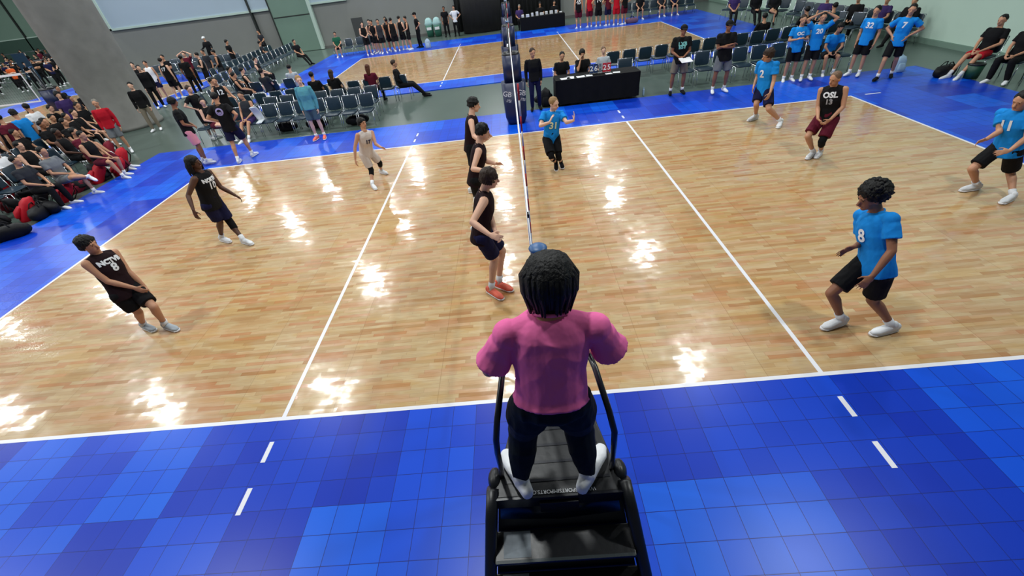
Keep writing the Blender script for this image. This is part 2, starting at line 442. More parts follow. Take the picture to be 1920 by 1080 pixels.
# ------------------------------------------------------------------ people
SK = dict(a=(214, 168, 142), b=(190, 140, 110), c=(146, 98, 72), d=(84, 54, 40), e=(222, 180, 158))
HC = dict(k=(8, 7, 8), n=(48, 32, 22), l=(150, 118, 78), g=(120, 116, 108), r=(78, 38, 20), s=(112, 86, 66))
CC = dict(M=(30, 13, 19), k=(14, 14, 17), w=(222, 224, 228), r=(176, 20, 38), m=(90, 20, 40), b=(20, 132, 214), t=(84, 150, 166), g=(112, 116, 120),
          n=(20, 22, 58), p=(226, 150, 168), o=(212, 92, 40), s=(120, 112, 98), d=(42, 44, 50), v=(58, 42, 92), e=(70, 92, 106), P=(238, 112, 170),
          K=(12, 20, 26), l=(206, 196, 190), c=(232, 112, 92), G=(28, 84, 62), T=(26, 60, 70), y=(170, 178, 186))
def V3(p): return np.array(p, float)
def unit(v): return v/np.linalg.norm(v)
def lerp(a, b, t): return a+(b-a)*t

def hand(mb, w, d, palmn, s, curl=0.5, thumb=1, detail=True):
    """palm, four fingers of different length with knuckle bends, thumb from the side"""
    d = unit(d); n_ = palmn-d*(palmn@d); n_ = unit(n_); a = np.cross(d, n_)*thumb
    k = s
    mb.loft([w, w+d*0.035*k, w+d*0.085*k], [0.026*k, 0.038*k, 0.038*k], [0.019*k, 0.016*k, 0.013*k], a, 10)
    if not detail:
        mb.loft([w+d*0.08*k, w+d*0.13*k+n_*0.02*k, w+d*0.15*k+n_*0.05*k], [0.034*k, 0.03*k, 0.02*k], [0.012*k]*3, a, 8)
        mb.cap(w+d*0.03*k+a*0.03*k, w+d*0.08*k+a*0.06*k+n_*0.02*k, 0.012*k, 0.009*k, 6); return
    for i, (off, L) in enumerate(((0.031, 0.072), (0.0105, 0.08), (-0.0105, 0.075), (-0.031, 0.058))):
        p = w+d*0.088*k+a*off*k; dd = unit(d+a*off*3.2); c = curl*(0.85+0.1*i)
        r = 0.0085*k
        ang = 0
        for seg, fr in enumerate((0.45, 0.32, 0.25)):
            ang += c*(0.5, 0.75, 0.6)[seg]
            q = p+(dd*math.cos(ang)+n_*math.sin(ang))*L*fr*k*1.05
            mb.cap(p, q, r, r*0.92, 7); p = q; r *= 0.93
    p = w+d*0.03*k+a*0.028*k; q = p+unit(d*0.7+a*0.75+n_*0.3)*0.042*k; t = q+unit(d*0.95+a*0.25+n_*0.45)*0.034*k
    mb.cap(p, q, 0.0115*k, 0.010*k, 7); mb.cap(q, t, 0.0098*k, 0.0085*k, 7)

def person(J, H=1.8, hd=None, label='', group=None, sk='a', hair='short', hc='k', top='tee', tc='k', bot='shorts', bc='k', shoe='w', sock='w',
           vox=0.014, face=None, long_hem=True, texts=(), cap=None, build=1.0, kneepad=None, curl=0.5, sleeve=None, stc=None, root=None, foot_up=False, bag=1.0, shs=1.0, fs=1.0):
    J = {k: V3(v) for k, v in J.items()}
    s = H/1.8; hs = s*1.07
    pel, neck, head = J['pelvis'], J['neck'], J['head']
    if root is None:
        root = (J['ankleR']+J['ankleL'])/2; root = V3((root[0], root[1], 0))
    E = empty('person', tuple(root), label, 'person', group)
    U = unit(neck-pel); A = J['shL']-J['shR']; A = unit(A-U*(A@U)); F = np.cross(A, U)
    hipA = unit(J['hipL']-J['hipR'])
    HU = unit(unit(head-neck)*0.6+np.array((0, 0, 1.))*0.5)
    if face is None: face = F
    face = V3(face); HF = unit(face-HU*(face@HU)); HA = np.cross(HU, HF)
    detail = vox < 0.0125
    bl = build
    # ---------------- body
    b = MB()
    T = lambda t, f=0: pel+(neck-pel)*t+F*f*s
    b.loft([T(-0.12), T(0.0), T(0.3, -0.004), T(0.6, 0.008), T(0.82, 0.004), T(0.95), T(1.03, -0.004)], [x*s*bl for x in (0.125, 0.15, 0.128, 0.155, 0.165, 0.12, 0.06)],
           [x*s*bl for x in (0.09, 0.1, 0.09, 0.108, 0.098, 0.07, 0.055)], A, 18, power=2.3)
    b.loft([T(0.97, -0.01), lerp(neck, head, 0.45)-HF*0.012, head-HU*0.04*s-HF*0.012], [0.062*s, 0.055*s, 0.056*s], [0.06*s, 0.056*s, 0.06*s], A, 12)
    ax = (HA, HF, HU)
    b.ell(head+HU*0.022*hs-HF*0.008*hs, ax, (0.076*hs, 0.094*hs, 0.092*hs), 18, 12)
    b.ell(head-HU*0.042*hs+HF*0.022*hs, ax, (0.056*hs, 0.062*hs, 0.062*hs), 14, 10)
    b.ell(head-HU*0.082*hs+HF*0.055*hs, ax, (0.026*hs, 0.026*hs, 0.02*hs), 10, 8)
    b.cap(head+HF*0.082*hs+HU*0.012*hs, head+HF*0.103*hs-HU*0.022*hs, 0.010*hs, 0.015*hs, 8)
    b.ell(head+HF*0.078*hs+HU*0.03*hs, ax, (0.05*hs, 0.012*hs, 0.010*hs), 10, 6)
    b.ell(head+HF*0.078*hs-HU*0.05*hs, ax, (0.022*hs, 0.012*hs, 0.008*hs), 10, 6)
    for q in (-1, 1): b.ell(head+HA*q*0.077*hs-HF*0.008*hs-HU*0.006*hs, ax, (0.010*hs, 0.019*hs, 0.032*hs), 8, 7)
    for k, q in (('R', -1), ('L', 1)):
        sh, el, wr, hn = J['sh'+k], J['elbow'+k], J['wrist'+k], J['hand'+k]
        b.cap(lerp(neck, sh, 0.35)-U*0.03*s, sh-A*q*0.005, 0.05*s*bl, 0.056*s*bl)
        m1 = lerp(sh, el, 0.4)
        b.loft([sh, m1, el], [0.056*s*bl, 0.05*s*bl, 0.038*s], [0.056*s*bl, 0.048*s*bl, 0.038*s], A+F*0.01, 10)
        b.loft([el, lerp(el, wr, 0.3), wr], [0.039*s, 0.041*s, 0.026*s], [0.039*s, 0.039*s, 0.024*s], U+F*0.3+A*0.1, 10)
        dv = unit(hn-wr)
        pn_ = unit(-A*q*0.8-np.array((0, 0, 0.45)))
        hand(b, wr+dv*0.005, dv, pn_, s, curl=curl, thumb=1 if k == 'R' else -1, detail=detail)
        hp, kn, an = J['hip'+k], J['knee'+k], J['ankle'+k]
        b.loft([hp, lerp(hp, kn, 0.35), lerp(hp, kn, 0.75), kn], [0.085*s*bl, 0.082*s*bl, 0.062*s*bl, 0.054*s], [0.088*s*bl, 0.085*s*bl, 0.064*s*bl, 0.056*s], hipA, 12)
        sd = unit(an-kn); bk = -F+sd*(F@sd)
        b.loft([kn, lerp(kn, an, 0.28)+bk*0.012*s, lerp(kn, an, 0.6)+bk*0.006*s, an], [0.054*s, 0.054*s*bl, 0.042*s, 0.032*s], [0.055*s, 0.058*s*bl, 0.043*s, 0.036*s], hipA, 12)
    bo = b.build('body', skin(SK[sk]), E, root); remesh(bo, vox)
    # feet
    for k, q in (('R', -1), ('L', 1)):
        an, kn = J['ankle'+k], J['knee'+k]; td = J['toe'+k]-an
        if an[2] < 0.16+root[2] and not foot_up: td = V3((td[0], td[1], 0))
        td = unit(td) if np.linalg.norm(td) > 0.02 else F
        up = unit(np.array((0, 0, 1.))-td*td[2]) if abs(td[2]) < 0.95 else unit(np.cross(td, hipA))
        side = np.cross(td, up)
        gr = an-up*0.075*s
        if not foot_up and abs(td[2]) < 0.01: gr = V3((an[0], an[1], max(root[2]+0.012, an[2]-0.085*s)))
        sh_ = MB()
        sh_.loft([gr-td*0.07*s*fs+up*0.05*s*fs, gr+up*0.055*s*fs, gr+td*0.08*s*fs+up*0.045*s*fs, gr+td*0.16*s*fs+up*0.032*s*fs, gr+td*0.205*s*fs+up*0.026*s*fs], [0.034*s*fs, 0.042*s*fs, 0.046*s*fs, 0.05*s*fs, 0.032*s*fs],
                 [0.05*s*fs, 0.055*s*fs, 0.045*s*fs, 0.032*s*fs, 0.024*s*fs], side, 12, power=2.4)
        sh_.cap(gr+up*0.05*s*fs, gr+up*0.1*s*fs-td*0.01, 0.045*s*fs, 0.043*s*fs)
        so = sh_.build('shoe', cloth(CC[shoe], 0.6), E, root); remesh(so, max(vox*0.8, 0.008), 1)
        if detail:
            MB().loft([gr-td*0.085*s+up*0.006, gr+up*0.006, gr+td*0.1*s+up*0.006, gr+td*0.19*s+up*0.006, gr+td*0.232*s+up*0.012], [0.03*s, 0.042*s, 0.046*s, 0.049*s, 0.022*s],
                      [0.014]*5, side, 12, False, 2.6).build('sole', M_WHITE, so, root)
        if vox < 0.02:
            c = MB(); c.cap(an-unit(an-kn)*-0.01, lerp(an, kn, 0.24 if sock != 'K' else 0.5), 0.043*s, 0.046*s, 12, False)
            if bot != 'pants': c.build('sock', cloth(CC[sock]), E, root)
    # ---------------- clothes
    hemT = (-0.22 if long_hem is True else long_hem) if long_hem else -0.02
    if top == 'long': hemT = -0.14 if long_hem else -0.02
    c = MB(); g = 1.0
    c.loft([T(hemT), T(hemT*0.5), T(0.1), T(0.35, -0.003), T(0.6, 0.008), T(0.8, 0.004), T(0.9, 0), T(0.965, -0.004), T(1.0, -0.006)],
           [x*s*bl for x in (0.182, 0.18, 0.168, 0.16, 0.175, 0.18, 0.158, 0.112, 0.073)],
           [x*s*bl for x in (0.134, 0.132, 0.12, 0.116, 0.128, 0.118, 0.1, 0.082, 0.068)], A, 20, False, 2.35)
    for k, q in (('R', -1), ('L', 1)):
        sh, el, wr = J['sh'+k], J['elbow'+k], J['wrist'+k]
        if top == 'tank': c.loft([lerp(neck, sh, 0.3)-U*0.012*s, lerp(neck, sh, 0.72)-U*0.016*s], [0.058*s*bl]*2, [0.06*s*bl]*2, F, 10)
        else: c.cap(lerp(neck, sh, 0.2)-U*0.024*s, lerp(neck, sh, 0.9)-U*0.006*s, 0.057*s*bl, 0.058*s*bl, 14)
        if top in ('tee', 'long'):
            tt = 0.62 if top == 'tee' else 1.0
            if sleeve: tt = sleeve
            e2 = lerp(sh, el, tt)
            c.ell(sh+A*q*0.002, (A, F, U), (0.069*s*bl,)*3, 14, 10)
            se = (0.076*s*bl*shs if top == 'tee' else 0.055*s); ref_ax = F if abs(unit(el-sh)@F) < 0.85 else U
            c.loft([lerp(neck, sh, 0.55)-U*0.022*s, sh+A*q*0.004*s-U*0.014*s, lerp(sh, el, 0.22)+A*q*0.006*s, lerp(sh, el, tt*0.6), e2], [0.05*s*bl, 0.06*s*bl, 0.067*s*bl, 0.07*s*bl, se], [0.05*s*bl, 0.06*s*bl, 0.067*s*bl, 0.07*s*bl, se], ref_ax, 14, top == 'long')
        if top == 'long':
            c.loft([el, lerp(el, wr, 0.5), lerp(el, wr, 0.95)], [0.055*s, 0.05*s, 0.04*s], [0.055*s, 0.05*s, 0.04*s], U+F*.3+A*.1, 10)
    tn = {'tank': 'jersey', 'tee': 'shirt', 'long': 'sweatshirt'}[top]
    jo = c.build(tn, cloth(CC[tc]), E, root); remesh(jo, vox, 3)
    if detail:   # neckline
        nk = MB(); rr = []
        for t in np.linspace(0, 2*math.pi, 17)[:-1]: rr.append(T(0.985)+A*math.cos(t)*0.073*s*bl+F*math.sin(t)*(0.07*s*bl)+U*(0.012-0.02*math.sin(t)))
        rr.append(rr[0]); 
        for i in range(16): nk.cap(rr[i], rr[i+1], 0.008, 0.008, 6)
        nk.build('collar', cloth(CC[stc or tc]), jo, root)
    c = MB()
    c.loft([pel+U*0.12*s, pel+U*0.02*s, pel-U*0.07*s, pel-U*0.115*s], [0.152*s*bl, 0.166*s*bl, 0.162*s*bl, 0.12*s*bl], [0.112*s*bl, 0.12*s*bl, 0.118*s*bl, 0.09*s*bl], hipA, 16, False, 2.3)
    for k, q in (('R', -1), ('L', 1)):
        hp, kn, an = J['hip'+k], J['knee'+k], J['ankle'+k]
        c.ell(hp, (hipA, np.cross(hipA, U), U), (0.1*s*bl, 0.107*s*bl, 0.1*s*bl), 12, 8)
        if bot == 'shorts':
            c.loft([hp, lerp(hp, kn, 0.4), lerp(hp, kn, 0.8)], [0.1*s*bl, 0.102*s*bl, 0.1*s*bl], [0.105*s*bl, 0.104*s*bl, 0.1*s*bl], hipA, 14, False)
        else:
            c.loft([hp, lerp(hp, kn, 0.4), kn], [0.098*s*bl, 0.094*s*bl*bag, 0.074*s*bag], [0.1*s*bl, 0.096*s*bl*bag, 0.076*s*bag], hipA, 14)
            c.loft([kn, lerp(kn, an, 0.5), lerp(kn, an, 0.9)], [0.074*s*bag, 0.07*s*bag, 0.056*s], [0.076*s*bag, 0.072*s*bag, 0.058*s], hipA, 14)
    so = c.build('shorts' if bot == 'shorts' else 'trousers', cloth(CC[bc]), E, root); remesh(so, vox, 3)
    if kneepad:
        for k in kneepad:
            hp, kn, an = J['hip'+k], J['knee'+k], J['ankle'+k]
            MB().loft([lerp(kn, hp, 0.28), kn+F*0.01, lerp(kn, an, 0.3)], [0.07*s, 0.068*s, 0.062*s], [0.07*s, 0.07*s, 0.066*s], hipA, 12).build('knee_pad', cloth(CC['k']), E, root)
    # ---------------- hair
    hm = hairm(HC[hc]); hb = MB(); seed = root[0]*3.1+root[1]
    def rough(amp, fr):
        return lambda d: 1+amp*noise.noise(Vector((d[0]*fr+seed, d[1]*fr, d[2]*fr)))+amp*0.5*noise.noise(Vector((d[0]*fr*2.7, d[1]*fr*2.7+seed, d[2]*fr*2.7)))
    nu, nv = (30, 20) if detail else (14, 9)
    hc0 = head+HU*0.034*hs-HF*0.022*hs
    if hair == 'short': hb.ell(hc0+HU*0.008-HF*0.004, ax, (0.084*hs, 0.096*hs, 0.09*hs), nu, nv, rough(0.09, 3.2))
    elif hair == 'buzz': hb.ell(head+HU*0.036*hs-HF*0.018*hs, ax, (0.0785*hs, 0.094*hs, 0.083*hs), nu, nv)
    elif hair == 'mop':
        hb.ell(hc0+HU*0.012, ax, (0.092*hs, 0.1*hs, 0.096*hs), nu, nv, rough(0.16, 3.5))
        for i in range(26):
            t = i/26*2*math.pi; d_ = HA*math.cos(t)+HF*math.sin(t)
            if (d_@HF) > 0.35: hb.cap(hc0+d_*0.06*hs+HU*0.055*hs, hc0+d_*0.098*hs+HU*0.022*hs, 0.02*hs, 0.009*hs, 6)
            else: hb.cap(hc0+d_*0.065*hs+HU*0.03*hs, hc0+d_*0.087*hs-HU*0.045*hs, 0.024*hs, 0.012*hs, 6)
    elif hair == 'afro':
        hb.ell(hc0+HU*0.03-HF*0.022, ax, (0.114*hs, 0.12*hs, 0.108*hs), 44, 30, rough(0.22, 6.5))
        rg = random.Random(5)
        for i in range(70):
            d_ = unit(np.array((rg.gauss(0, 1), rg.gauss(-0.3, 1), rg.gauss(0.5, 1)))); w_ = HA*d_[0]+HF*d_[1]+HU*d_[2]
            if d_[2] < -0.5 or (d_[1] > 0.75 and d_[2] < 0.3): continue
            hb.ell(hc0+HU*0.03-HF*0.022+w_*0.106*hs, ax, (0.022*hs,)*3, 8, 6)
    elif hair == 'locs':
        hb.ell(hc0+HU*0.004, ax, (0.092*hs, 0.106*hs, 0.094*hs), nu, nv, rough(0.08, 5))
        for i in range(46):
            t = (i*0.618 % 1)*2*math.pi; d_ = HA*math.cos(t)+HF*math.sin(t)
            if d_@HF > 0.45: continue
            p0 = hc0+d_*0.075*hs+HU*0.03*hs; p1 = hc0+d_*0.112*hs-HU*0.06*hs; L = 0.14+0.08*((i*7) % 5)/5
            p2 = hc0+d_*0.112*hs-HU*0.06*hs-np.array((0, 0, 1.))*L*0.7*hs-HF*0.01
            hb.loft([p0, p1, p2], [0.014*s, 0.014*s, 0.009*s], [0.014*s, 0.014*s, 0.009*s], HA+HF*.3, 7)
    elif hair == 'long':
        hb.ell(hc0, ax, (0.09*hs, 0.105*hs, 0.096*hs), nu, nv, rough(0.08, 4))
        hb.loft([hc0-HF*0.04*hs, hc0-HF*0.06*hs-HU*0.1*hs, hc0-HF*0.07*hs-HU*0.24*hs], [0.085*hs, 0.09*hs, 0.06*hs], [0.05*hs, 0.045*hs, 0.03*hs], HA, 12)
    elif hair == 'bob':
        hb.ell(hc0+HU*0.002-HF*0.004, ax, (0.113*hs, 0.118*hs, 0.112*hs), 36, 24, rough(0.05, 4))
        hb.loft([hc0-HF*0.05*hs, hc0-HF*0.055*hs-HU*0.09*hs, hc0-HF*0.045*hs-HU*0.15*hs], [0.09*hs, 0.088*hs, 0.06*hs], [0.05*hs, 0.045*hs, 0.03*hs], HA, 14)
        rg = random.Random(9)
        for i in range(190):
            t = rg.random()*2*math.pi; d_ = HA*math.cos(t)+HF*math.sin(t)
            if d_@HF > 0.6: continue
            dr = rg.uniform(0.1, 0.155); w_ = rg.uniform(0.009, 0.016)*s
            k1 = rg.uniform(0.96, 1.08)
            pts = [hc0+HU*0.105*hs+d_*0.02*hs, hc0+HU*0.078*hs*k1+d_*0.075*hs, hc0+d_*0.116*hs*k1+HU*0.01*hs, hc0+d_*0.112*hs*k1-HU*0.065*hs, hc0+d_*0.088*hs*k1-HU*dr*hs-HF*0.01]
            hb.loft(pts, [w_, w_*1.2, w_*1.2, w_, w_*0.35], [w_*0.6]*4+[w_*0.3], np.cross(d_, HU), 7)
    ho = hb.build('hair', hm, E, root)
    if cap:
        cb = MB(); cb.ell(head+HU*0.05*hs-HF*0.012*hs, ax, (0.092*hs, 0.106*hs, 0.078*hs), 18, 12)
        cb.loft([head+HU*0.055*hs+HF*0.07*hs, head+HU*0.05*hs+HF*0.16*hs], [0.07*hs, 0.05*hs], [0.012*hs, 0.006*hs], HA, 12)
        cb.build('cap', cloth(CC[cap]), E, root)
    if detail:
        for q in (-1, 1):
            MB().ell(head+HA*q*0.03*hs+HF*0.079*hs+HU*0.014*hs, ax, (0.009*hs, 0.005*hs, 0.005*hs), 10, 6).build('eye', plain('eye_dark', (28, 20, 18), 0.2), bo, root)
            MB().loft([head+HA*q*0.014*hs+HF*0.088*hs+HU*0.031*hs, head+HA*q*0.046*hs+HF*0.076*hs+HU*0.031*hs], [0.003]*2, [0.0035]*2, HU, 6).build('eyebrow', hm, bo, root)
        MB().loft([head-HA*0.02*hs+HF*0.086*hs-HU*0.05*hs, head+HF*0.092*hs-HU*0.05*hs, head+HA*0.02*hs+HF*0.086*hs-HU*0.05*hs], [0.004, .007, .004], [0.004]*3, HU, 6).build('lips', plain('lips', (150, 84, 76), 0.5), bo, root)
    for (string, t, size, col, side, dx) in texts:
        TEXTS.append((jo, string, T(t)+A*dx*s*-side, F*side, U, size*s, col))
    return E, dict(F=F, A=A, U=U, HF=HF, HU=HU, HA=HA, jersey=jo, s=s)

TEXTS = []
def flat_text(string, size, bold=0.0, extrude=0.0):
    cu_ = bpy.data.curves.new('lettering', 'FONT'); cu_.body = string; cu_.size = size; cu_.align_x = 'CENTER'; cu_.align_y = 'CENTER'
    cu_.offset = bold; cu_.extrude = extrude; cu_.resolution_u = 3
    o = bpy.data.objects.new('lettering', cu_); COL.objects.link(o)
    bpy.context.view_layer.update()
    me = bpy.data.meshes.new_from_object(o.evaluated_get(bpy.context.evaluated_depsgraph_get()))
    bpy.data.objects.remove(o); return me
def place_text(string, size, c, n, up, col, parent=None, name='lettering', bold=0.0):
    """flat lettering standing on a surface at c facing n"""
    n = Vector(n).normalized(); up = Vector(up); up = (up-n*up.dot(n)).normalized(); x = up.cross(n)
    me = flat_text(string, size, bold)
    for v in me.vertices: v.co = Vector(c)+x*v.co.x+up*v.co.y+n*0.003
    me.materials.clear(); me.materials.append(col)
    o = bpy.data.objects.new(name, me); COL.objects.link(o)
    if parent: o.parent = parent; me.transform(Matrix.Translation(-parent_loc(parent)))
    return o
def parent_loc(o):
    l = Vector((0, 0, 0))
    while o: l += o.location; o = o.parent
    return l
def texts_on_cloth():
    cache = {}
    for (jo, string, c, n, up, size, col) in TEXTS:
        if jo.name not in cache: cache[jo.name] = BVHTree.FromPolygons([v.co[:] for v in jo.data.vertices], [p.vertices[:] for p in jo.data.polygons])
        bv = cache[jo.name]; loc = parent_loc(jo)
        n = Vector(n).normalized(); up = Vector(up); up = (up-n*up.dot(n)).normalized(); x = up.cross(n); c = Vector(c)-loc
        me = flat_text(string, size, 0.006)
        for v in me.vertices:
            p = c+x*v.co.x+up*v.co.y
            hit = bv.ray_cast(p+n*0.5, -n, 1.0)
            v.co = (hit[0] if hit[0] is not None else p)+n*0.011
        me.materials.clear(); me.materials.append(col)
        o = bpy.data.objects.new('number', me); COL.objects.link(o); o.parent = jo

# generic poses, local frame: facing +y, person's right = +x
def pose(kind, arms='down', H=1.78, hd=270, at=(0, 0, 0), lean=0.0, seed=0, twist=0, spread=0.12, seat=0.47):
    rg = random.Random(seed); s = H/1.78; j = lambda a: rg.uniform(-a, a)
    J = {}
    if kind in ('stand', 'step'):
        st = 0.22 if kind == 'step' else 0.03
        pel = V3((0, 0, 0.95))
        J['ankleR'] = V3((spread, st+j(.03), 0.085)); J['ankleL'] = V3((-spread, -st+j(.03), 0.085))
        J['kneeR'] = V3((spread*0.95, st*0.7+0.04, 0.5)); J['kneeL'] = V3((-spread*0.95, -st*0.4+0.03, 0.5))
        neck = V3((j(.02), lean-0.01, 1.49-abs(lean)*0.15))
    elif kind == 'crouch':
        pel = V3((0, -0.12, 0.78))
        J['ankleR'] = V3((0.22, 0.1, 0.085)); J['ankleL'] = V3((-0.22, -0.05, 0.085)); J['kneeR'] = V3((0.2, 0.25, 0.48)); J['kneeL'] = V3((-0.2, 0.18, 0.48))
        neck = V3((0, 0.16, 1.22))
    else:
        pel = V3((0, 0, seat+0.1)); kz = seat+0.06
        neck = V3((j(.03), -0.1+lean, seat+0.62))
        if kind == 'sit':
            J['kneeR'] = V3((0.15+j(.04), 0.42, kz)); J['kneeL'] = V3((-0.15+j(.04), 0.42, kz))
            J['ankleR'] = V3((0.16+j(.05), 0.45+j(.08), 0.085)); J['ankleL'] = V3((-0.16+j(.05), 0.42+j(.08), 0.085))
        elif kind == 'sitout':
            J['kneeR'] = V3((0.12, 0.42, kz-.02)); J['kneeL'] = V3((-0.12, 0.42, kz-.02))
            J['ankleR'] = V3((0.12, 0.8, 0.1)); J['ankleL'] = V3((-0.1, 0.76, 0.1))
        elif kind == 'sitcross':
            J['kneeR'] = V3((0.1, 0.42, kz+0.07)); J['kneeL'] = V3((-0.12, 0.42, kz))
            J['ankleR'] = V3((-0.2, 0.52, kz-0.05)); J['ankleL'] = V3((-0.13, 0.45, 0.085))
    J['pelvis'] = pel; J['neck'] = neck
    J['head'] = neck+V3((j(.02), 0.035+lean*0.3, 0.175))
    J['hipR'] = pel+V3((0.095, 0, -0.03)); J['hipL'] = pel+V3((-0.095, 0, -0.03))
    J['shR'] = neck+V3((0.18, 0, -0.062)); J['shL'] = neck+V3((-0.18, 0, -0.062))
    for k, q in (('R', 1), ('L', -1)):
        sh = J['sh'+k]; J['toe'+k] = J['ankle'+k]+V3((0.03*q, 0.15, -0.05))
        if arms == 'down': el = sh+V3((0.05*q, -0.03, -0.29)); wr = el+V3((-0.0*q, 0.06, -0.26)); hn = wr+V3((0, 0.03, -0.1))
        elif arms == 'front': el = sh+V3((0.06*q, 0.02, -0.28)); wr = el+V3((-0.17*q, 0.17, -0.12)); hn = wr+V3((-0.08*q, 0.05, -0.04))
        elif arms == 'cross': el = sh+V3((0.03*q, 0.06, -0.27)); wr = V3((-0.1*q, 0, 0))+neck+V3((0, 0.2, -0.27+0.03*q)); hn = wr+V3((-0.09*q, -0.03, 0.01))
        elif arms == 'hip': el = sh+V3((0.2*q, -0.1, -0.2)); wr = pel+V3((0.17*q, 0.03, 0.12)); hn = wr+V3((-0.03*q, 0.06, -0.06))
        elif arms == 'head': el = sh+V3((0.2*q, 0.05, 0.2)); wr = J['head']+V3((0.1*q, -0.02, 0.1)); hn = J['head']+V3((0.02*q, -0.03, 0.14))
        elif arms == 'rest': el = sh+V3((0.05*q, 0.1, -0.26)); wr = lerp(J['kneeR' if q > 0 else 'kneeL'], pel, 0.25)+V3((-0.02*q, 0, 0.1)); hn = wr+V3((-0.03*q, 0.08, -0.03))
        elif arms == 'clap': el = sh+V3((0.06*q, 0.05, -0.27)); wr = el+V3((-0.14*q, 0.2, 0.05)); hn = wr+V3((-0.05*q, 0.08, 0.04))
        elif arms == 'chin':
            if q > 0: el = sh+V3((0.0, 0.25, -0.2)); wr = J['head']+V3((0.07, 0.09, -0.16)); hn = J['head']+V3((0.05, 0.08, -0.08))
            else: el = sh+V3((0.06*q, 0.12, -0.25)); wr = el+V3((-0.1*q, 0.2, -0.03)); hn = wr+V3((-0.08*q, 0.04, 0))
        elif arms == 'out': el = sh+V3((0.1*q, 0.05, -0.26)); wr = el+V3((0.08*q, 0.2, -0.08)); hn = wr+V3((0.02*q, 0.09, 0))
        J['elbow'+k], J['wrist'+k], J['hand'+k] = el, wr, hn
    a = R(hd-90); ca, sa = math.cos(a), math.sin(a)
    out = {}
    for k, p in J.items():
        p = p*s if kind in ('stand', 'step', 'crouch') else V3((p[0]*s, p[1]*s, p[2]))
        out[k] = V3((p[0]*ca-p[1]*sa+at[0], p[0]*sa+p[1]*ca+at[1], p[2]+at[2]))
    return out
def facev(deg, up=0.0): return V3((math.cos(R(deg)), math.sin(R(deg)), up))
T_WHITE = plain('white_print', (226, 228, 232), 0.6)
T_GREY = plain('grey_print', (150, 150, 156), 0.6)
T_YEL = plain('pale_print', (214, 226, 190), 0.6)
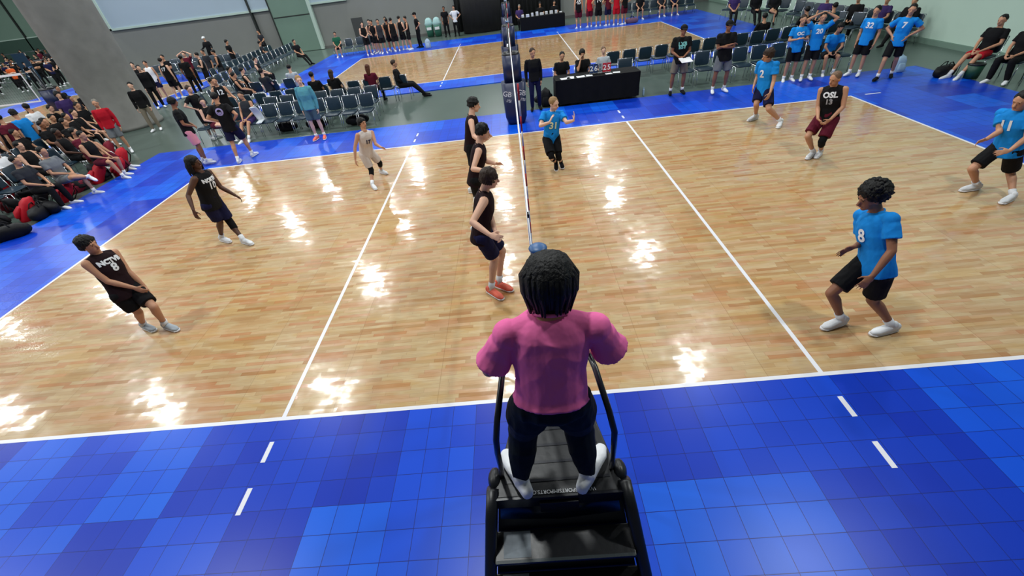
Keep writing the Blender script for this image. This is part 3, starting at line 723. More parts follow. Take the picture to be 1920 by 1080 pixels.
# ------------------------------------------------------------------ the players on court (joints in metres)
P = {
 'p1': {'ankleR': [-5.933, 1.897, 0.091], 'toeR': [-5.733, 1.809, 0.031], 'ankleL': [-5.548, 1.845, 0.091], 'toeL': [-5.257, 1.735, 0.031], 'hipR': [-5.763, 1.766, 0.761], 'kneeR': [-5.719, 1.79, 0.413], 'hipL': [-5.728, 1.964, 0.761], 'kneeL': [-5.41, 1.76, 0.499], 'pelvis': [-5.746, 1.865, 0.781], 'neck': [-5.804, 1.963, 1.307], 'head': [-5.769, 1.924, 1.481], 'shR': [-5.834, 1.773, 1.282], 'elbowR': [-5.717, 1.743, 1.007], 'wristR': [-5.54, 1.823, 0.815], 'handR': [-5.479, 1.841, 0.737], 'shL': [-5.762, 2.133, 1.223], 'elbowL': [-5.688, 2.047, 0.945], 'wristL': [-5.583, 2.005, 0.696], 'handL': [-5.533, 1.967, 0.618], 'H': 1.823},
 'p2': {'ankleR': [-6.09, 4.459, 0.092], 'toeR': [-5.787, 4.314, 0.033], 'ankleL': [-5.547, 4.272, 0.092], 'toeL': [-5.176, 4.099, 0.033], 'hipR': [-5.824, 4.267, 0.877], 'kneeR': [-5.864, 4.361, 0.467], 'hipL': [-5.806, 4.47, 0.877], 'kneeL': [-5.771, 4.478, 0.39], 'pelvis': [-5.815, 4.368, 0.897], 'neck': [-5.717, 4.402, 1.432], 'head': [-5.725, 4.396, 1.617], 'shR': [-5.741, 4.211, 1.393], 'elbowR': [-5.866, 4.026, 1.185], 'wristR': [-5.789, 3.855, 0.98], 'handR': [-5.778, 3.822, 0.887], 'shL': [-5.713, 4.587, 1.364], 'elbowL': [-5.617, 4.549, 1.077], 'wristL': [-5.411, 4.527, 0.892], 'handL': [-5.331, 4.489, 0.846], 'H': 1.85},
 'p3': {'ankleR': [-3.474, 6.324, 0.083], 'toeR': [-3.241, 5.978, 0.03], 'ankleL': [-3.452, 7.152, 0.083], 'toeL': [-3.268, 7.009, 0.03], 'hipR': [-3.587, 6.66, 0.69], 'kneeR': [-3.52, 6.665, 0.303], 'hipL': [-3.447, 6.777, 0.69], 'kneeL': [-3.351, 6.893, 0.367], 'pelvis': [-3.517, 6.718, 0.71], 'neck': [-3.388, 6.66, 1.179], 'head': [-3.399, 6.699, 1.34], 'shR': [-3.528, 6.554, 1.147], 'elbowR': [-3.637, 6.441, 0.923], 'wristR': [-3.678, 6.346, 0.696], 'handR': [-3.677, 6.312, 0.602], 'shL': [-3.278, 6.779, 1.106], 'elbowL': [-3.216, 6.611, 0.898], 'wristL': [-3.051, 6.427, 0.865], 'handL': [-2.964, 6.38, 0.852], 'H': 1.66},
 'p4': {'ankleR': [-0.62, 1.94, 0.096], 'toeR': [-0.389, 1.711, 0.036], 'ankleL': [-0.505, 2.076, 0.096], 'toeL': [-0.401, 2.008, 0.036], 'hipR': [-0.625, 1.896, 1.014], 'kneeR': [-0.499, 2.022, 0.572], 'hipL': [-0.625, 2.106, 1.014], 'kneeL': [-0.399, 2.181, 0.581], 'pelvis': [-0.625, 2.001, 1.034], 'neck': [-0.503, 2.039, 1.585], 'head': [-0.414, 2.006, 1.751], 'shR': [-0.512, 1.84, 1.544], 'elbowR': [-0.663, 1.598, 1.408], 'wristR': [-0.463, 1.408, 1.325], 'handR': [-0.381, 1.353, 1.314], 'shL': [-0.518, 2.23, 1.518], 'elbowL': [-0.487, 2.083, 1.24], 'wristL': [-0.425, 1.826, 1.127], 'handL': [-0.383, 1.758, 1.068], 'H': 1.916},
 'p5': {'ankleR': [-0.937, 3.8, 0.094], 'toeR': [-0.809, 3.763, 0.034], 'ankleL': [-0.867, 3.981, 0.094], 'toeL': [-0.736, 3.941, 0.034], 'hipR': [-0.794, 3.801, 0.995], 'kneeR': [-0.796, 3.983, 0.558], 'hipL': [-0.794, 4.008, 0.995], 'kneeL': [-0.763, 4.053, 0.541], 'pelvis': [-0.794, 3.904, 1.015], 'neck': [-0.648, 3.91, 1.55], 'head': [-0.566, 3.935, 1.717], 'shR': [-0.662, 3.718, 1.499], 'elbowR': [-0.77, 3.498, 1.309], 'wristR': [-0.553, 3.32, 1.33], 'handR': [-0.453, 3.328, 1.336], 'shL': [-0.663, 4.101, 1.495], 'elbowL': [-0.595, 3.897, 1.272], 'wristL': [-0.414, 3.681, 1.282], 'handL': [-0.332, 3.627, 1.302], 'H': 1.88},
 'p6': {'ankleR': [-1.085, 5.474, 0.095], 'toeR': [-0.956, 5.435, 0.035], 'ankleL': [-1.048, 5.646, 0.095], 'toeL': [-0.918, 5.637, 0.035], 'hipR': [-0.969, 5.468, 0.986], 'kneeR': [-0.965, 5.416, 0.541], 'hipL': [-0.969, 5.677, 0.986], 'kneeL': [-0.949, 5.567, 0.546], 'pelvis': [-0.969, 5.572, 1.006], 'neck': [-0.862, 5.544, 1.556], 'head': [-0.796, 5.593, 1.727], 'shR': [-0.874, 5.354, 1.492], 'elbowR': [-0.839, 5.107, 1.302], 'wristR': [-0.683, 4.871, 1.265], 'handR': [-0.597, 4.867, 1.316], 'shL': [-0.871, 5.741, 1.511], 'elbowL': [-0.78, 5.658, 1.223], 'wristL': [-0.642, 5.436, 1.109], 'handL': [-0.57, 5.409, 1.172], 'H': 1.9},
 'p7': {'ankleR': [0.771, 6.184, 0.2], 'toeR': [0.76, 6.008, 0.14], 'ankleL': [0.906, 6.4, 0.1], 'toeL': [0.92, 6.208, 0.04], 'hipR': [0.606, 6.288, 0.697], 'kneeR': [0.658, 5.873, 0.429], 'hipL': [0.8, 6.322, 0.697], 'kneeL': [0.82, 6.056, 0.365], 'pelvis': [0.703, 6.305, 0.717], 'neck': [0.762, 6.334, 1.242], 'head': [0.793, 6.265, 1.405], 'shR': [0.577, 6.3, 1.209], 'elbowR': [0.471, 6.069, 1.057], 'wristR': [0.65, 5.894, 1.155], 'handR': [0.699, 5.915, 1.24], 'shL': [0.935, 6.361, 1.166], 'elbowL': [1.019, 6.102, 1.051], 'wristL': [1.14, 5.881, 1.146], 'handL': [1.156, 5.907, 1.241], 'H': 1.792},
 'p8': {'ankleR': [5.997, 8.005, 0.099], 'toeR': [5.704, 7.875, 0.039], 'ankleL': [6.312, 7.396, 0.099], 'toeL': [5.956, 6.958, 0.039], 'hipR': [5.904, 7.918, 0.755], 'kneeR': [5.763, 7.675, 0.481], 'hipL': [5.996, 7.721, 0.755], 'kneeL': [5.927, 7.385, 0.432], 'pelvis': [5.95, 7.819, 0.775], 'neck': [5.907, 7.86, 1.357], 'head': [5.818, 7.769, 1.508], 'shR': [5.827, 8.039, 1.283], 'elbowR': [5.885, 8.137, 0.976], 'wristR': [5.739, 7.925, 0.826], 'handR': [5.705, 7.871, 0.749], 'shL': [5.996, 7.673, 1.321], 'elbowL': [5.993, 7.588, 1.005], 'wristL': [5.881, 7.406, 0.798], 'handL': [5.848, 7.396, 0.704], 'H': 1.984},
 'p9': {'ankleR': [5.971, 5.473, 0.092], 'toeR': [5.804, 5.352, 0.032], 'ankleL': [6.134, 5.49, 0.091], 'toeL': [5.935, 5.314, 0.031], 'hipR': [5.963, 5.566, 0.767], 'kneeR': [5.71, 5.411, 0.468], 'hipL': [6.105, 5.423, 0.767], 'kneeL': [5.909, 5.241, 0.398], 'pelvis': [6.034, 5.495, 0.787], 'neck': [5.99, 5.544, 1.323], 'head': [5.919, 5.484, 1.481], 'shR': [5.863, 5.669, 1.245], 'elbowR': [5.843, 5.584, 0.957], 'wristR': [5.759, 5.361, 0.82], 'handR': [5.81, 5.301, 0.759], 'shL': [6.125, 5.408, 1.291], 'elbowL': [6.127, 5.305, 1.007], 'wristL': [5.932, 5.246, 0.823], 'handL': [5.865, 5.267, 0.752], 'H': 1.83},
 'p10': {'ankleR': [7.491, 3.5, 0.094], 'toeR': [7.196, 3.487, 0.034], 'ankleL': [7.669, 3.063, 0.094], 'toeL': [7.411, 2.964, 0.034], 'hipR': [7.473, 3.492, 0.741], 'kneeR': [7.17, 3.424, 0.441], 'hipL': [7.509, 3.289, 0.741], 'kneeL': [7.768, 3.37, 0.334], 'pelvis': [7.491, 3.39, 0.761], 'neck': [7.408, 3.481, 1.302], 'head': [7.311, 3.433, 1.455], 'shR': [7.388, 3.659, 1.212], 'elbowR': [7.281, 3.451, 1.008], 'wristR': [7.025, 3.343, 0.96], 'handR': [6.928, 3.339, 0.935], 'shL': [7.445, 3.286, 1.284], 'elbowL': [7.426, 3.17, 0.997], 'wristL': [7.193, 3.089, 0.859], 'handL': [7.095, 3.096, 0.843], 'H': 1.88},
 'p11': {'ankleR': [3.59, 0.715, 0.095], 'toeR': [3.288, 0.644, 0.035], 'ankleL': [4.05, 0.538, 0.095], 'toeL': [3.811, 0.506, 0.035], 'hipR': [3.698, 0.859, 0.843], 'kneeR': [3.357, 0.752, 0.492], 'hipL': [3.706, 0.65, 0.843], 'kneeL': [3.779, 0.661, 0.416], 'pelvis': [3.702, 0.754, 0.863], 'neck': [3.63, 0.97, 1.377], 'head': [3.529, 0.993, 1.537], 'shR': [3.64, 1.128, 1.252], 'elbowR': [3.695, 1.016, 0.964], 'wristR': [3.476, 0.853, 1.049], 'handR': [3.401, 0.872, 0.986], 'shL': [3.634, 0.77, 1.402], 'elbowL': [3.619, 0.581, 1.151], 'wristL': [3.483, 0.508, 0.91], 'handL': [3.425, 0.492, 0.83], 'H': 1.906},
}
def main(key, **kw):
    j = dict(P[key]); kw['H'] = j.pop('H'); return person(j, vox=0.0085, **kw)
main('p1', H=1.74, label='player in black sleeveless jersey nearest the left corner, arms held low in front, hands joined', sk='b', hair='mop', hc='k', top='tank', tc='M', bot='shorts', bc='k', shoe='y',
     face=facev(-8, 0.35), texts=[('NCTVB', 0.8, 0.085, T_WHITE, 1, 0), ('8', 0.62, 0.15, T_WHITE, 1, 0)], stc='d')
main('p2', H=1.85, label='player with long black locs in black jersey striding on the back left of court', sk='d', hair='locs', hc='k', top='tank', tc='k', bot='shorts', bc='n', shoe='w', build=1.05,
     face=facev(-5, 0.3), kneepad='L', texts=[('NORTH', 0.8, 0.085, T_WHITE, 1, 0), ('10', 0.6, 0.16, T_WHITE, 1, 0)])
main('p3', H=1.68, label='dark-haired player in pale sleeveless jersey and pale shorts beside the left attack line', sk='b', hair='mop', hc='k', top='tank', tc='l', bot='shorts', bc='l', shoe='w',
     face=facev(-30, 0.1), kneepad='RL', texts=[('17', 0.62, 0.13, plain('navy_print', (24, 26, 60), 0.6), 1, 0)], stc='n')
main('p4', H=1.86, label='player in black jersey and pink shoes at the net, nearest the referee', sk='a', hair='mop', hc='n', top='tank', tc='M', bot='shorts', bc='n', shoe='c',
     face=facev(10, 0.3), texts=[('12', 0.75, 0.15, T_WHITE, -1, 0)])
main('p5', H=1.88, label='middle one of three players in black jerseys lined up at the net, hands raised', sk='a', hair='mop', hc='k', top='tank', tc='M', bot='shorts', bc='k', shoe='w', face=facev(0, 0.2))
main('p6', H=1.9, label='farthest of three players in black jerseys lined up at the net', sk='a', hair='mop', hc='k', top='tank', tc='M', bot='shorts', bc='k', shoe='w', face=facev(5, 0.25))
main('p7', H=1.76, label='fair-haired player in blue shirt 31 running in beyond the net with hands raised', sk='e', hair='short', hc='l', top='tee', tc='b', bot='shorts', bc='k', shoe='k', sock='k',
     face=facev(-50, 0.35), kneepad='RL', texts=[('31', 0.5, 0.19, T_YEL, 1, 0)], curl=0.3)
main('p8', H=1.76, label='player in blue shirt 2 stepping along the far sideline, right of the net', sk='b', hair='mop', hc='n', top='tee', tc='b', bot='shorts', bc='n', shoe='w',
     face=facev(190, 0.15), texts=[('2', 0.6, 0.2, T_WHITE, 1, 0)])
main('p9', H=1.83, label='close-cropped player in black jersey 13 crouching among the blue team', sk='b', hair='buzz', hc='s', top='tank', tc='k', bot='shorts', bc='m', shoe='w', build=1.05,
     face=facev(205, 0.1), kneepad='L', texts=[('OSL', 0.78, 0.13, T_WHITE, 1, 0), ('13', 0.56, 0.12, T_GREY, 1, 0)])
main('p10', H=1.88, label='player in blue shirt 11 lunging at the right end line', sk='b', hair='short', hc='k', top='tee', tc='b', bot='shorts', bc='k', shoe='w',
     face=facev(200, 0.25), texts=[('11', 0.66, 0.19, T_WHITE, 1, 0)])
main('p11', H=1.85, label='player with big curly hair in blue shirt and black shorts, low stance on the right', sk='c', hair='afro', hc='k', top='tee', tc='b', bot='shorts', bc='k', shoe='w',
     face=facev(178, 0.1), curl=0.25, texts=[('8', 0.6, 0.18, T_WHITE, 1, 0), ('OC', 0.82, 0.08, T_WHITE, -1, 0)])

# ------------------------------------------------------------------ the referee on the stand
DZ = 1.27
REF = dict(ankleL=(-0.20, -1.60, DZ+0.09), toeL=(-0.275, -1.44, DZ+0.03), ankleR=(0.205, -1.60, DZ+0.09), toeR=(0.30, -1.45, DZ+0.03),
           kneeL=(-0.145, -1.50, 1.76), kneeR=(0.165, -1.50, 1.76), hipL=(-0.075, -1.62, 2.14), hipR=(0.115, -1.62, 2.14), pelvis=(0.02, -1.62, 2.17),
           neck=(0.045, -1.52, 2.62), head=(0.055, -1.44, 2.735), shL=(-0.150, -1.55, 2.54), shR=(0.237, -1.55, 2.54),
           elbowL=(-0.262, -1.56, 2.33), elbowR=(0.335, -1.54, 2.34), wristL=(-0.20, -1.36, 2.20), wristR=(0.25, -1.36, 2.20), handL=(-0.165, -1.27, 2.185), handR=(0.215, -1.27, 2.185))
person(REF, H=1.68, label='referee in pink polo shirt and black trousers, seen from behind, standing on the stand', sk='b', hair='bob', hc='k', top='tee', tc='P', bot='pants', bc='K', shoe='w',
       vox=0.007, build=1.1, long_hem=0.03, sleeve=0.8, root=V3((0.0, -1.55, DZ)), curl=0.95, bag=1.22, shs=1.12, fs=1.2)

# ------------------------------------------------------------------ referee stand
st = empty('referee_stand', (0.01, -1.3, 0), 'black referee stand with step ladder, curved handrails and raised deck at the net post', 'referee stand')
off = (0.01, -1.3, 0)
dk = MB()
def prism(mb, pts, z0, z1):
    n = len(pts); mb.add([(x, y, z0) for x, y in pts]+[(x, y, z1) for x, y in pts], [tuple(range(n))[::-1], tuple(range(n, 2*n))]+[(i, (i+1) % n, n+(i+1) % n, n+i) for i in range(n)])
prism(dk, [(-0.39, -1.67), (0.43, -1.67), (0.30, -0.98), (-0.22, -0.98)], 1.19, DZ)
deck = dk.build('deck', M_BLACKPL, st, off, False, 0.012)
gp = MB()
for i in range(5):
    y = -1.58+i*0.12; hw = 0.33-i*0.02
    gp.box(0.02-hw, y, DZ, 0.02+hw, y+0.018, DZ+0.004)
gp.build('grip_strip', M_BLACKM, deck, off, False)
MB().box(-0.38, -1.682, 1.17, 0.42, -1.668, 1.275).build('edge_strip', M_BLACKM, deck, off, False)
MB().box(-0.1, -1.70, 1.12, 0.14, -1.683, 1.235).build('label_plate', plain('black_rubber', (4, 4, 5), 0.5, bump=0.1), st, off, False, 0.004)
t_ = place_text('WWW.SPORTSIMPORTS.COM', 0.033, Vector((0.03, -1.668, DZ+0.001))-Vector((0, -0.022, 0)), (0, 0, 1), (0, -1, 0), T_WHITE, None); t_.parent = deck; t_.data.transform(Matrix.Translation(-Vector(off)))
# side stringers: broad rails that flare out toward the floor
for q, xt, xb in ((-1, -0.385, -0.56), (1, 0.43, 0.62)):
    m = MB(); m.loft([(xt, -1.60, 1.27), (xt+q*0.02, -1.72, 1.16), (xt+(xb-xt)*0.4, -1.95, 0.80), (xb, -2.38, 0.02)], [0.038]*4, [0.065]*4, (1, 0, 0), 12, False, 4)
    m.build('side_rail', M_BLACKPL, st, off)
    m = MB(); m.loft([(xt*0.95, -1.5, 1.19), (xt*1.1, -1.3, 0.6), (xt*1.25, -1.12, 0.0)], [0.028]*3, [0.028]*3, (1, 0, 0), 10, False); m.build('rear_leg', M_BLACKM, st, off)
    m = MB(); m.cap((xb, -2.38, 0.03), (xb, -2.43, 0.0), 0.05, 0.05); m.build('rubber_foot', M_BLACKPL, st, off)
    m = MB(); m.ell((xt-0.01*q, -1.53, 1.25), ((1, 0, 0), (0, 1, 0), (0, 0, 1)), (0.045, 0.075, 0.05)); m.build('corner_joint', M_BLACKPL, st, off)
for z in (0.98, 0.73, 0.48, 0.23):
    y = -1.67-(1.19-z)*0.62; f = (1.19-z)/1.19; w0, w1 = -0.375-0.17*f, 0.42+0.18*f
    m = MB(); m.box(w0, y-0.13, z-0.02, w1, y+0.06, z+0.012); tr = m.build('tread', M_BLACKPL, st, off, False, 0.008)
    m = MB(); m.box(w0+0.01, y-0.13, z+0.012, w1-0.01, y-0.112, z+0.018); m.build('nosing', plain('tread_nosing', (44, 54, 58), 0.5, bump=0.1), tr, off, False)
    if z in (0.98, 0.73):
        m = MB(); m.box(w0+0.055, y-0.10, z+0.012, w0+0.055+0.17, y+0.05, z+0.014); m.build('sticker', plain('worn_grey_sticker', (120, 128, 136), 0.7, var=0.3, scale=25), tr, off, False)
m = MB(); m.add([(-0.36, -1.60, 1.18), (0.41, -1.60, 1.18), (0.56, -2.28, 0.06), (-0.51, -2.28, 0.06), (-0.36, -1.57, 1.18), (0.41, -1.57, 1.18), (0.56, -2.25, 0.06), (-0.51, -2.25, 0.06)], [(0, 1, 2, 3), (7, 6, 5, 4), (0, 4, 5, 1), (1, 5, 6, 2), (2, 6, 7, 3), (3, 7, 4, 0)])
m.build('stair_back_panel', plain('navy_black_panel', (9, 14, 30), 0.35, var=0.2, scale=5), st, off, False)
# slanted kick plate under the deck
m = MB(); m.loft([(0.02, -1.655, 1.17), (0.02, -1.70, 0.98)], [0.37, 0.39], [0.008, 0.008], (1, 0, 0), 4, False, 8); m.build('kick_plate', plain('navy_sheet_metal', (10, 18, 40), 0.3, var=0.2, scale=5), st, off)
# curved handrails
for q in (-1, 1):
    f = lambda pts: [(0.02+(x-0.02)*1.0, y, z) for x, y, z in pts]
    if q < 0: pts = [(-0.10, -1.33, 2.14), (-0.17, -1.335, 2.15), (-0.205, -1.37, 2.155), (-0.222, -1.46, 2.15), (-0.262, -1.64, 2.03), (-0.278, -1.69, 1.94), (-0.288, -1.68, 1.8), (-0.30, -1.62, 1.55), (-0.33, -1.52, 1.27)]
    else: pts = [(0.15, -1.33, 2.14), (0.22, -1.335, 2.15), (0.25, -1.37, 2.155), (0.265, -1.45, 2.15), (0.305, -1.63, 2.03), (0.325, -1.69, 1.93), (0.33, -1.68, 1.8), (0.345, -1.62, 1.55), (0.37, -1.52, 1.27)]
    m = MB(); m.tube(pts, 0.0165, 10); m.build('handrail', M_BLACKM, st, off)
m = MB(); m.tube([(-0.11, -1.33, 2.14), (0.16, -1.33, 2.14)], 0.0165, 10); m.build('front_bar', M_BLACKM, st, off)
for x in (-0.06, 0.1):
    m = MB(); m.tube([(x, -1.33, 2.14), (x, -1.1, 1.8), (x*1.2, -1.0, 1.27)], 0.0165, 10); m.build('front_post', M_BLACKM, st, off)
m = MB(); m.loft([(0.02, -0.96, 0.1), (0.02, -0.96, 1.19)], [0.22, 0.26], [0.02, 0.02], (1, 0, 0), 4, False, 8); m.build('front_panel', M_BLACKPL, st, off)

# ------------------------------------------------------------------ nets and posts
def net(yn, x, zt=2.43, near=True, L=9.5, name_label='', alongx=False, c=(0, 4.5), cords=True):
    """net plane x = c[0], or y = c[1] when alongx; built along local y"""
    E = empty('volleyball_net', (c[0], c[1], 0), name_label, 'net', None, R(90) if alongx else 0)
    h = L/2; zb = zt-1.0
    MB().box(-0.006, -h, zt-0.07, 0.006, h, zt).build('top_tape', M_WHITE, E, smooth=False)
    MB().box(-0.005, -h, zb, 0.005, h, zb+0.05).build('bottom_tape', M_WHITE, E, smooth=False)
    m = MB(); step = 0.1
    n = int(L/step)
    for i in range(1, n):
        y = -h+i*step; m.box(-0.0016, y-0.0016, zb+0.05, 0.0016, y+0.0016, zt-0.07)
    for k in range(1, 9):
        z = zb+0.05+k*0.88/9; m.box(-0.0016, -h, z-0.0016, 0.0016, h, z+0.0016)
    m.build('netting', M_NET, E, smooth=False)
    for y in (-h+0.02, h-0.02, ):
        MB().box(-0.008, y-0.02, zb, 0.008, y+0.02, zt).build('side_tape', M_WHITE, E, smooth=False)
    m = MB(); pe = 5.3
    for q in (-1, 1):
        for z in (zt-0.03, zb+0.03): m.cap((0, q*h, z), (0, q*pe, z+0.02*(z > 2)), 0.005, 0.005, 6)
    m.build('tension_rope', plain('white_rope', (200, 202, 206), 0.7), E)
    return E
net(0, 0, name_label='volleyball net across the near wooden court, seen edge-on', c=(0, 4.5))
net(0, 0, name_label='volleyball net across the second court behind the scorer table', c=(0, 21.5))
net(0, 0, name_label='volleyball net of the left hand court, seen face-on with white tapes', c=(-22.7, 14.5), alongx=True)
for yy, lab in ((0.0, 'red and white striped net antenna nearest the referee'), (9.0, 'red and white striped net antenna on the far sideline')):
    E = empty('net_antenna', (0.012, yy, 1.43), lab, 'antenna')
    for i in range(18):
        MB().cap((0, 0, i*0.1), (0, 0, i*0.1+0.1), 0.0055, 0.0055, 8, False).build(('white_band', 'red_band')[i % 2], (M_WHITE, M_RED)[i % 2], E)
    MB().box(-0.016, -0.03, 0.0, -0.006, 0.03, 1.0).build('sleeve', M_WHITE, E, smooth=False)
def post(x, y, label, pad=True, base=True, logo=False, h=2.55):
    E = empty('net_post', (x, y, 0), label, 'net post')
    MB().cap((0, 0, 0), (0, 0, h), 0.05, 0.045, 16, False).build('pole', M_BLACKM, E)
    MB().ell((0, 0, h+0.01), ((1, 0, 0), (0, 1, 0), (0, 0, 1)), (0.056, 0.056, 0.022)).build('top_cap', M_BLUE2, E)
    m = MB(); m.box(-0.07, -0.02, 1.86, -0.03, 0.08, 2.05); m.cap((-0.09, 0.03, 1.95), (-0.09, 0.03, 2.12), 0.012, 0.012); m.build('winch', M_CHROME, E)
    if pad:
        m = MB(); m.loft([(0, 0, 1.08), (0, 0, 1.80)], [0.25, 0.25], [0.2, 0.2], (1, 0, 0), 20, False, 3); m.build('pole_pad', M_NAVY, E)
        m = MB(); m.loft([(0, 0, 1.76), (0, 0, 1.86)], [0.245, 0.22], [0.195, 0.18], (1, 0, 0), 20, False, 3); m.build('pad_collar', M_BLACKPL, E)
    if base:
        m = MB(); m.loft([(0, -0.02, 0.0), (0, 0, 0.2), (0, 0, 1.12)], [0.24, 0.31, 0.345], [0.22, 0.27, 0.28], (1, 0, 0), 24, False, 5); bp = m.build('base_pad', M_NAVY, E)
        for x_ in (-0.2, 0.2):
            if logo:
                t = place_text('GB', 0.19, (x+x_, y-0.285, 0.86), (0, -1, 0), (0.25, 0, 1), T_WHITE); t.parent = bp; t.data.transform(Matrix.Translation(-Vector((x, y, 0))))
                t = place_text('//SI', 0.11, (x+x_+0.03, y-0.283, 0.68), (0, -1, 0), (0.25, 0, 1), T_WHITE); t.parent = bp; t.data.transform(Matrix.Translation(-Vector((x, y, 0))))
    for q in ((-1, 1) if pad else ()):
        m = MB(); m.cap((q*0.2, 0.1, 1.8), (q*0.2, 0.1, 2.35), 0.008, 0.008, 6); m.build('rod', M_BLACKM, E)
    return E
post(0.0, 10.05, 'navy padded net post on the far side of the near court, with logo pads', logo=True)
post(0.035, -0.82, 'dark net post with blue cap in front of the referee', pad=False, base=False, h=2.5)
post(0.0, 16.15, 'navy padded net post on the near side of the second court', h=2.6)
post(0.0, 26.9, 'padded net post on the far side of the second court')
post(-17.45, 14.5, 'net post of the left hand court beside the crowd', pad=True, base=False)

# ------------------------------------------------------------------ scorer table and the things on it
tb = empty('scorer_table', (2.6, 11.55, 0), 'long scorer table under a black cloth beside the far sideline', 'table')
off = (2.6, 11.55, 0)
MB().box(1.33, 11.2, 0.715, 3.87, 11.9, 0.74).build('tabletop', M_BLACKPL, tb, off, False)
for x in (1.45, 3.75):
    for y in (11.28, 11.82): MB().cap((x, y, 0), (x, y, 0.715), 0.015, 0.015).build('leg', M_CHROME, tb, off)
m = MB(); n = 60; top = []; bot_ = []
per = [(1.3+2.6*t, 11.17) for t in np.linspace(0, 1, 30)]+[(3.9, 11.17+0.76*t) for t in np.linspace(0, 1, 9)[1:]]+[(3.9-2.6*t, 11.93) for t in np.linspace(0, 1, 30)[1:]]+[(1.3, 11.93-0.76*t) for t in np.linspace(0, 1, 9)[1:-1]]
N = len(per)
rg = [[V3((x+(0.012*math.sin(i*1.7) if z < .7 else 0), y+(0.014*math.sin(i*1.3+1) if z < 0.7 else 0)-(0.02 if z < .3 and y < 11.3 else 0), z)) for i, (x, y) in enumerate(per)] for z in (0.05, 0.35, 0.7, 0.748)]
m.rings(rg, False); m.add(rg[-1], [tuple(range(N))])
o = m.build('tablecloth', cloth((12, 12, 14)), None, (0, 0, 0)); tag(o, 'black cloth draped over the scorer table down to the floor', 'tablecloth')
sb = empty('flip_scoreboard', (2.72, 11.5, 0.75), 'flip scoreboard with blue and red number cards on the scorer table', 'scoreboard', rz=R(-3))
MB().box(-0.33, -0.1, 0.0, 0.33, 0.1, 0.02).build('stand_base', M_BLACKPL, sb, smooth=False)
for q, cm, nm, dg in ((-1, plain('blue_card', (14, 48, 92), 0.5), 'blue_card', '26'), (1, plain('red_card', (178, 18, 44), 0.5), 'red_card', '25')):
    for d in (0, 1):
        m = MB(); x0 = q*0.2-0.125+d*0.13; m.box(x0, -0.035, 0.03, x0+0.12, -0.02, 0.28); c_ = m.build(nm, cm, sb, smooth=False)
        t = place_text(dg[d], 0.2, (x0+0.06, -0.036, 0.15), (0, -1, 0), (0, 0, 1), T_WHITE, None, 'digit', 0.004); t.parent = c_
for d in (0, 1):
    m = MB(); m.box(-0.045, -0.035, 0.06+d*0.12, 0.04, -0.02, 0.16+d*0.12); c_ = m.build('set_card', plain('grey_card', (120, 130, 140), 0.5), sb, smooth=False)
    t = place_text('1', 0.09, (0, -0.036, 0.11+d*0.12), (0, -1, 0), (0, 0, 1), M_DARK, None, 'digit'); t.parent = c_
for (x, y, a, w, h_, lab) in ((1.62, 11.32, 8, .30, .22, 'open scorebook, leftmost of the papers on the scorer table'), (1.78, 11.36, -6, .22, .30, 'white sheet overlapping the open scorebook'),
                          (2.12, 11.34, 5, .3, .21, 'white sheet in front of the middle scorer'), (2.34, 11.36, -4, .24, .2, 'white sheet to the right of the middle scorer'),
                          (2.95, 11.3, 5, .2, .14, 'small white slip beside the flip scoreboard'), (3.2, 11.36, -10, .22, .16, 'white sheet near the right end of the scorer table')):
    m = MB(); m.box(-w/2, -h_/2, 0, w/2, h_/2, 0.005); o = m.build('paper', M_PAPER, None, (0, 0, 0), False); o.location = (x, y, 0.75); o.rotation_euler.z = R(a); tag(o, lab, 'paper', 'papers on the scorer table')
wb = MB(); wb.cap((0, 0, 0.03), (0, 0, 0.18), 0.035, 0.035); wb.cap((0, 0, 0.18), (0, 0, 0.24), 0.015, 0.015); o = wb.build('water_bottle', plain('clear_plastic', (160, 190, 210), 0.2)); o.location = (4.08, 11.35, -0.03); tag(o, 'clear water bottle on the floor at the right end of the scorer table', 'bottle')

# ------------------------------------------------------------------ stacking chairs
def make_chair():
    E = empty('stacking_chair', (0, 0, 0), 'x', 'chair')
    m = MB(); m.loft([(0, -0.22, 0.44), (0, -0.18, 0.455), (0, 0.18, 0.455), (0, 0.23, 0.44)], [0.2, 0.235, 0.235, 0.2], [0.02, 0.035, 0.035, 0.02], (1, 0, 0), 16, True, 5); m.build('seat', M_VINYL, E)
    m = MB(); m.loft([(0, -0.235, 0.52), (0, -0.25, 0.56), (0, -0.29, 0.84), (0, -0.295, 0.88)], [0.19, 0.22, 0.22, 0.19], [0.015, 0.026, 0.026, 0.015], (1, 0, 0), 16, True, 5); m.build('backrest', M_VINYL, E)
    for q in (-1, 1):
        m = MB(); m.tube([(q*0.245, 0.2, 0.43), (q*0.245, 0.23, 0.0)], 0.012, 7); m.build('leg', M_CHROME, E)
        m = MB(); m.tube([(q*0.245, -0.2, 0.43), (q*0.245, -0.27, 0.0)], 0.012, 7); m.build('leg', M_CHROME, E)
        m = MB(); m.tube([(q*0.245, 0.22, 0.425), (q*0.245, -0.22, 0.425), (q*0.24, -0.25, 0.5), (q*0.24, -0.305, 0.9)], 0.012, 7); m.build('side_frame', M_CHROME, E)
    m = MB(); m.tube([(-0.24, -0.305, 0.9), (0.24, -0.305, 0.9)], 0.011, 7); m.build('top_frame', M_CHROME, E)
    return E
bpy.context.view_layer.update()
CH = make_chair(); note_tree(CH); CHU = [False]
def chair(x, y, hd, label, group, z=-0.03):
    c = CH if not CHU[0] else copy_tree(CH); CHU[0] = True
    c.location = (x, y, z); c.rotation_euler.z = R(hd-90); c['label'] = label
    if group: c['group'] = group
    return c
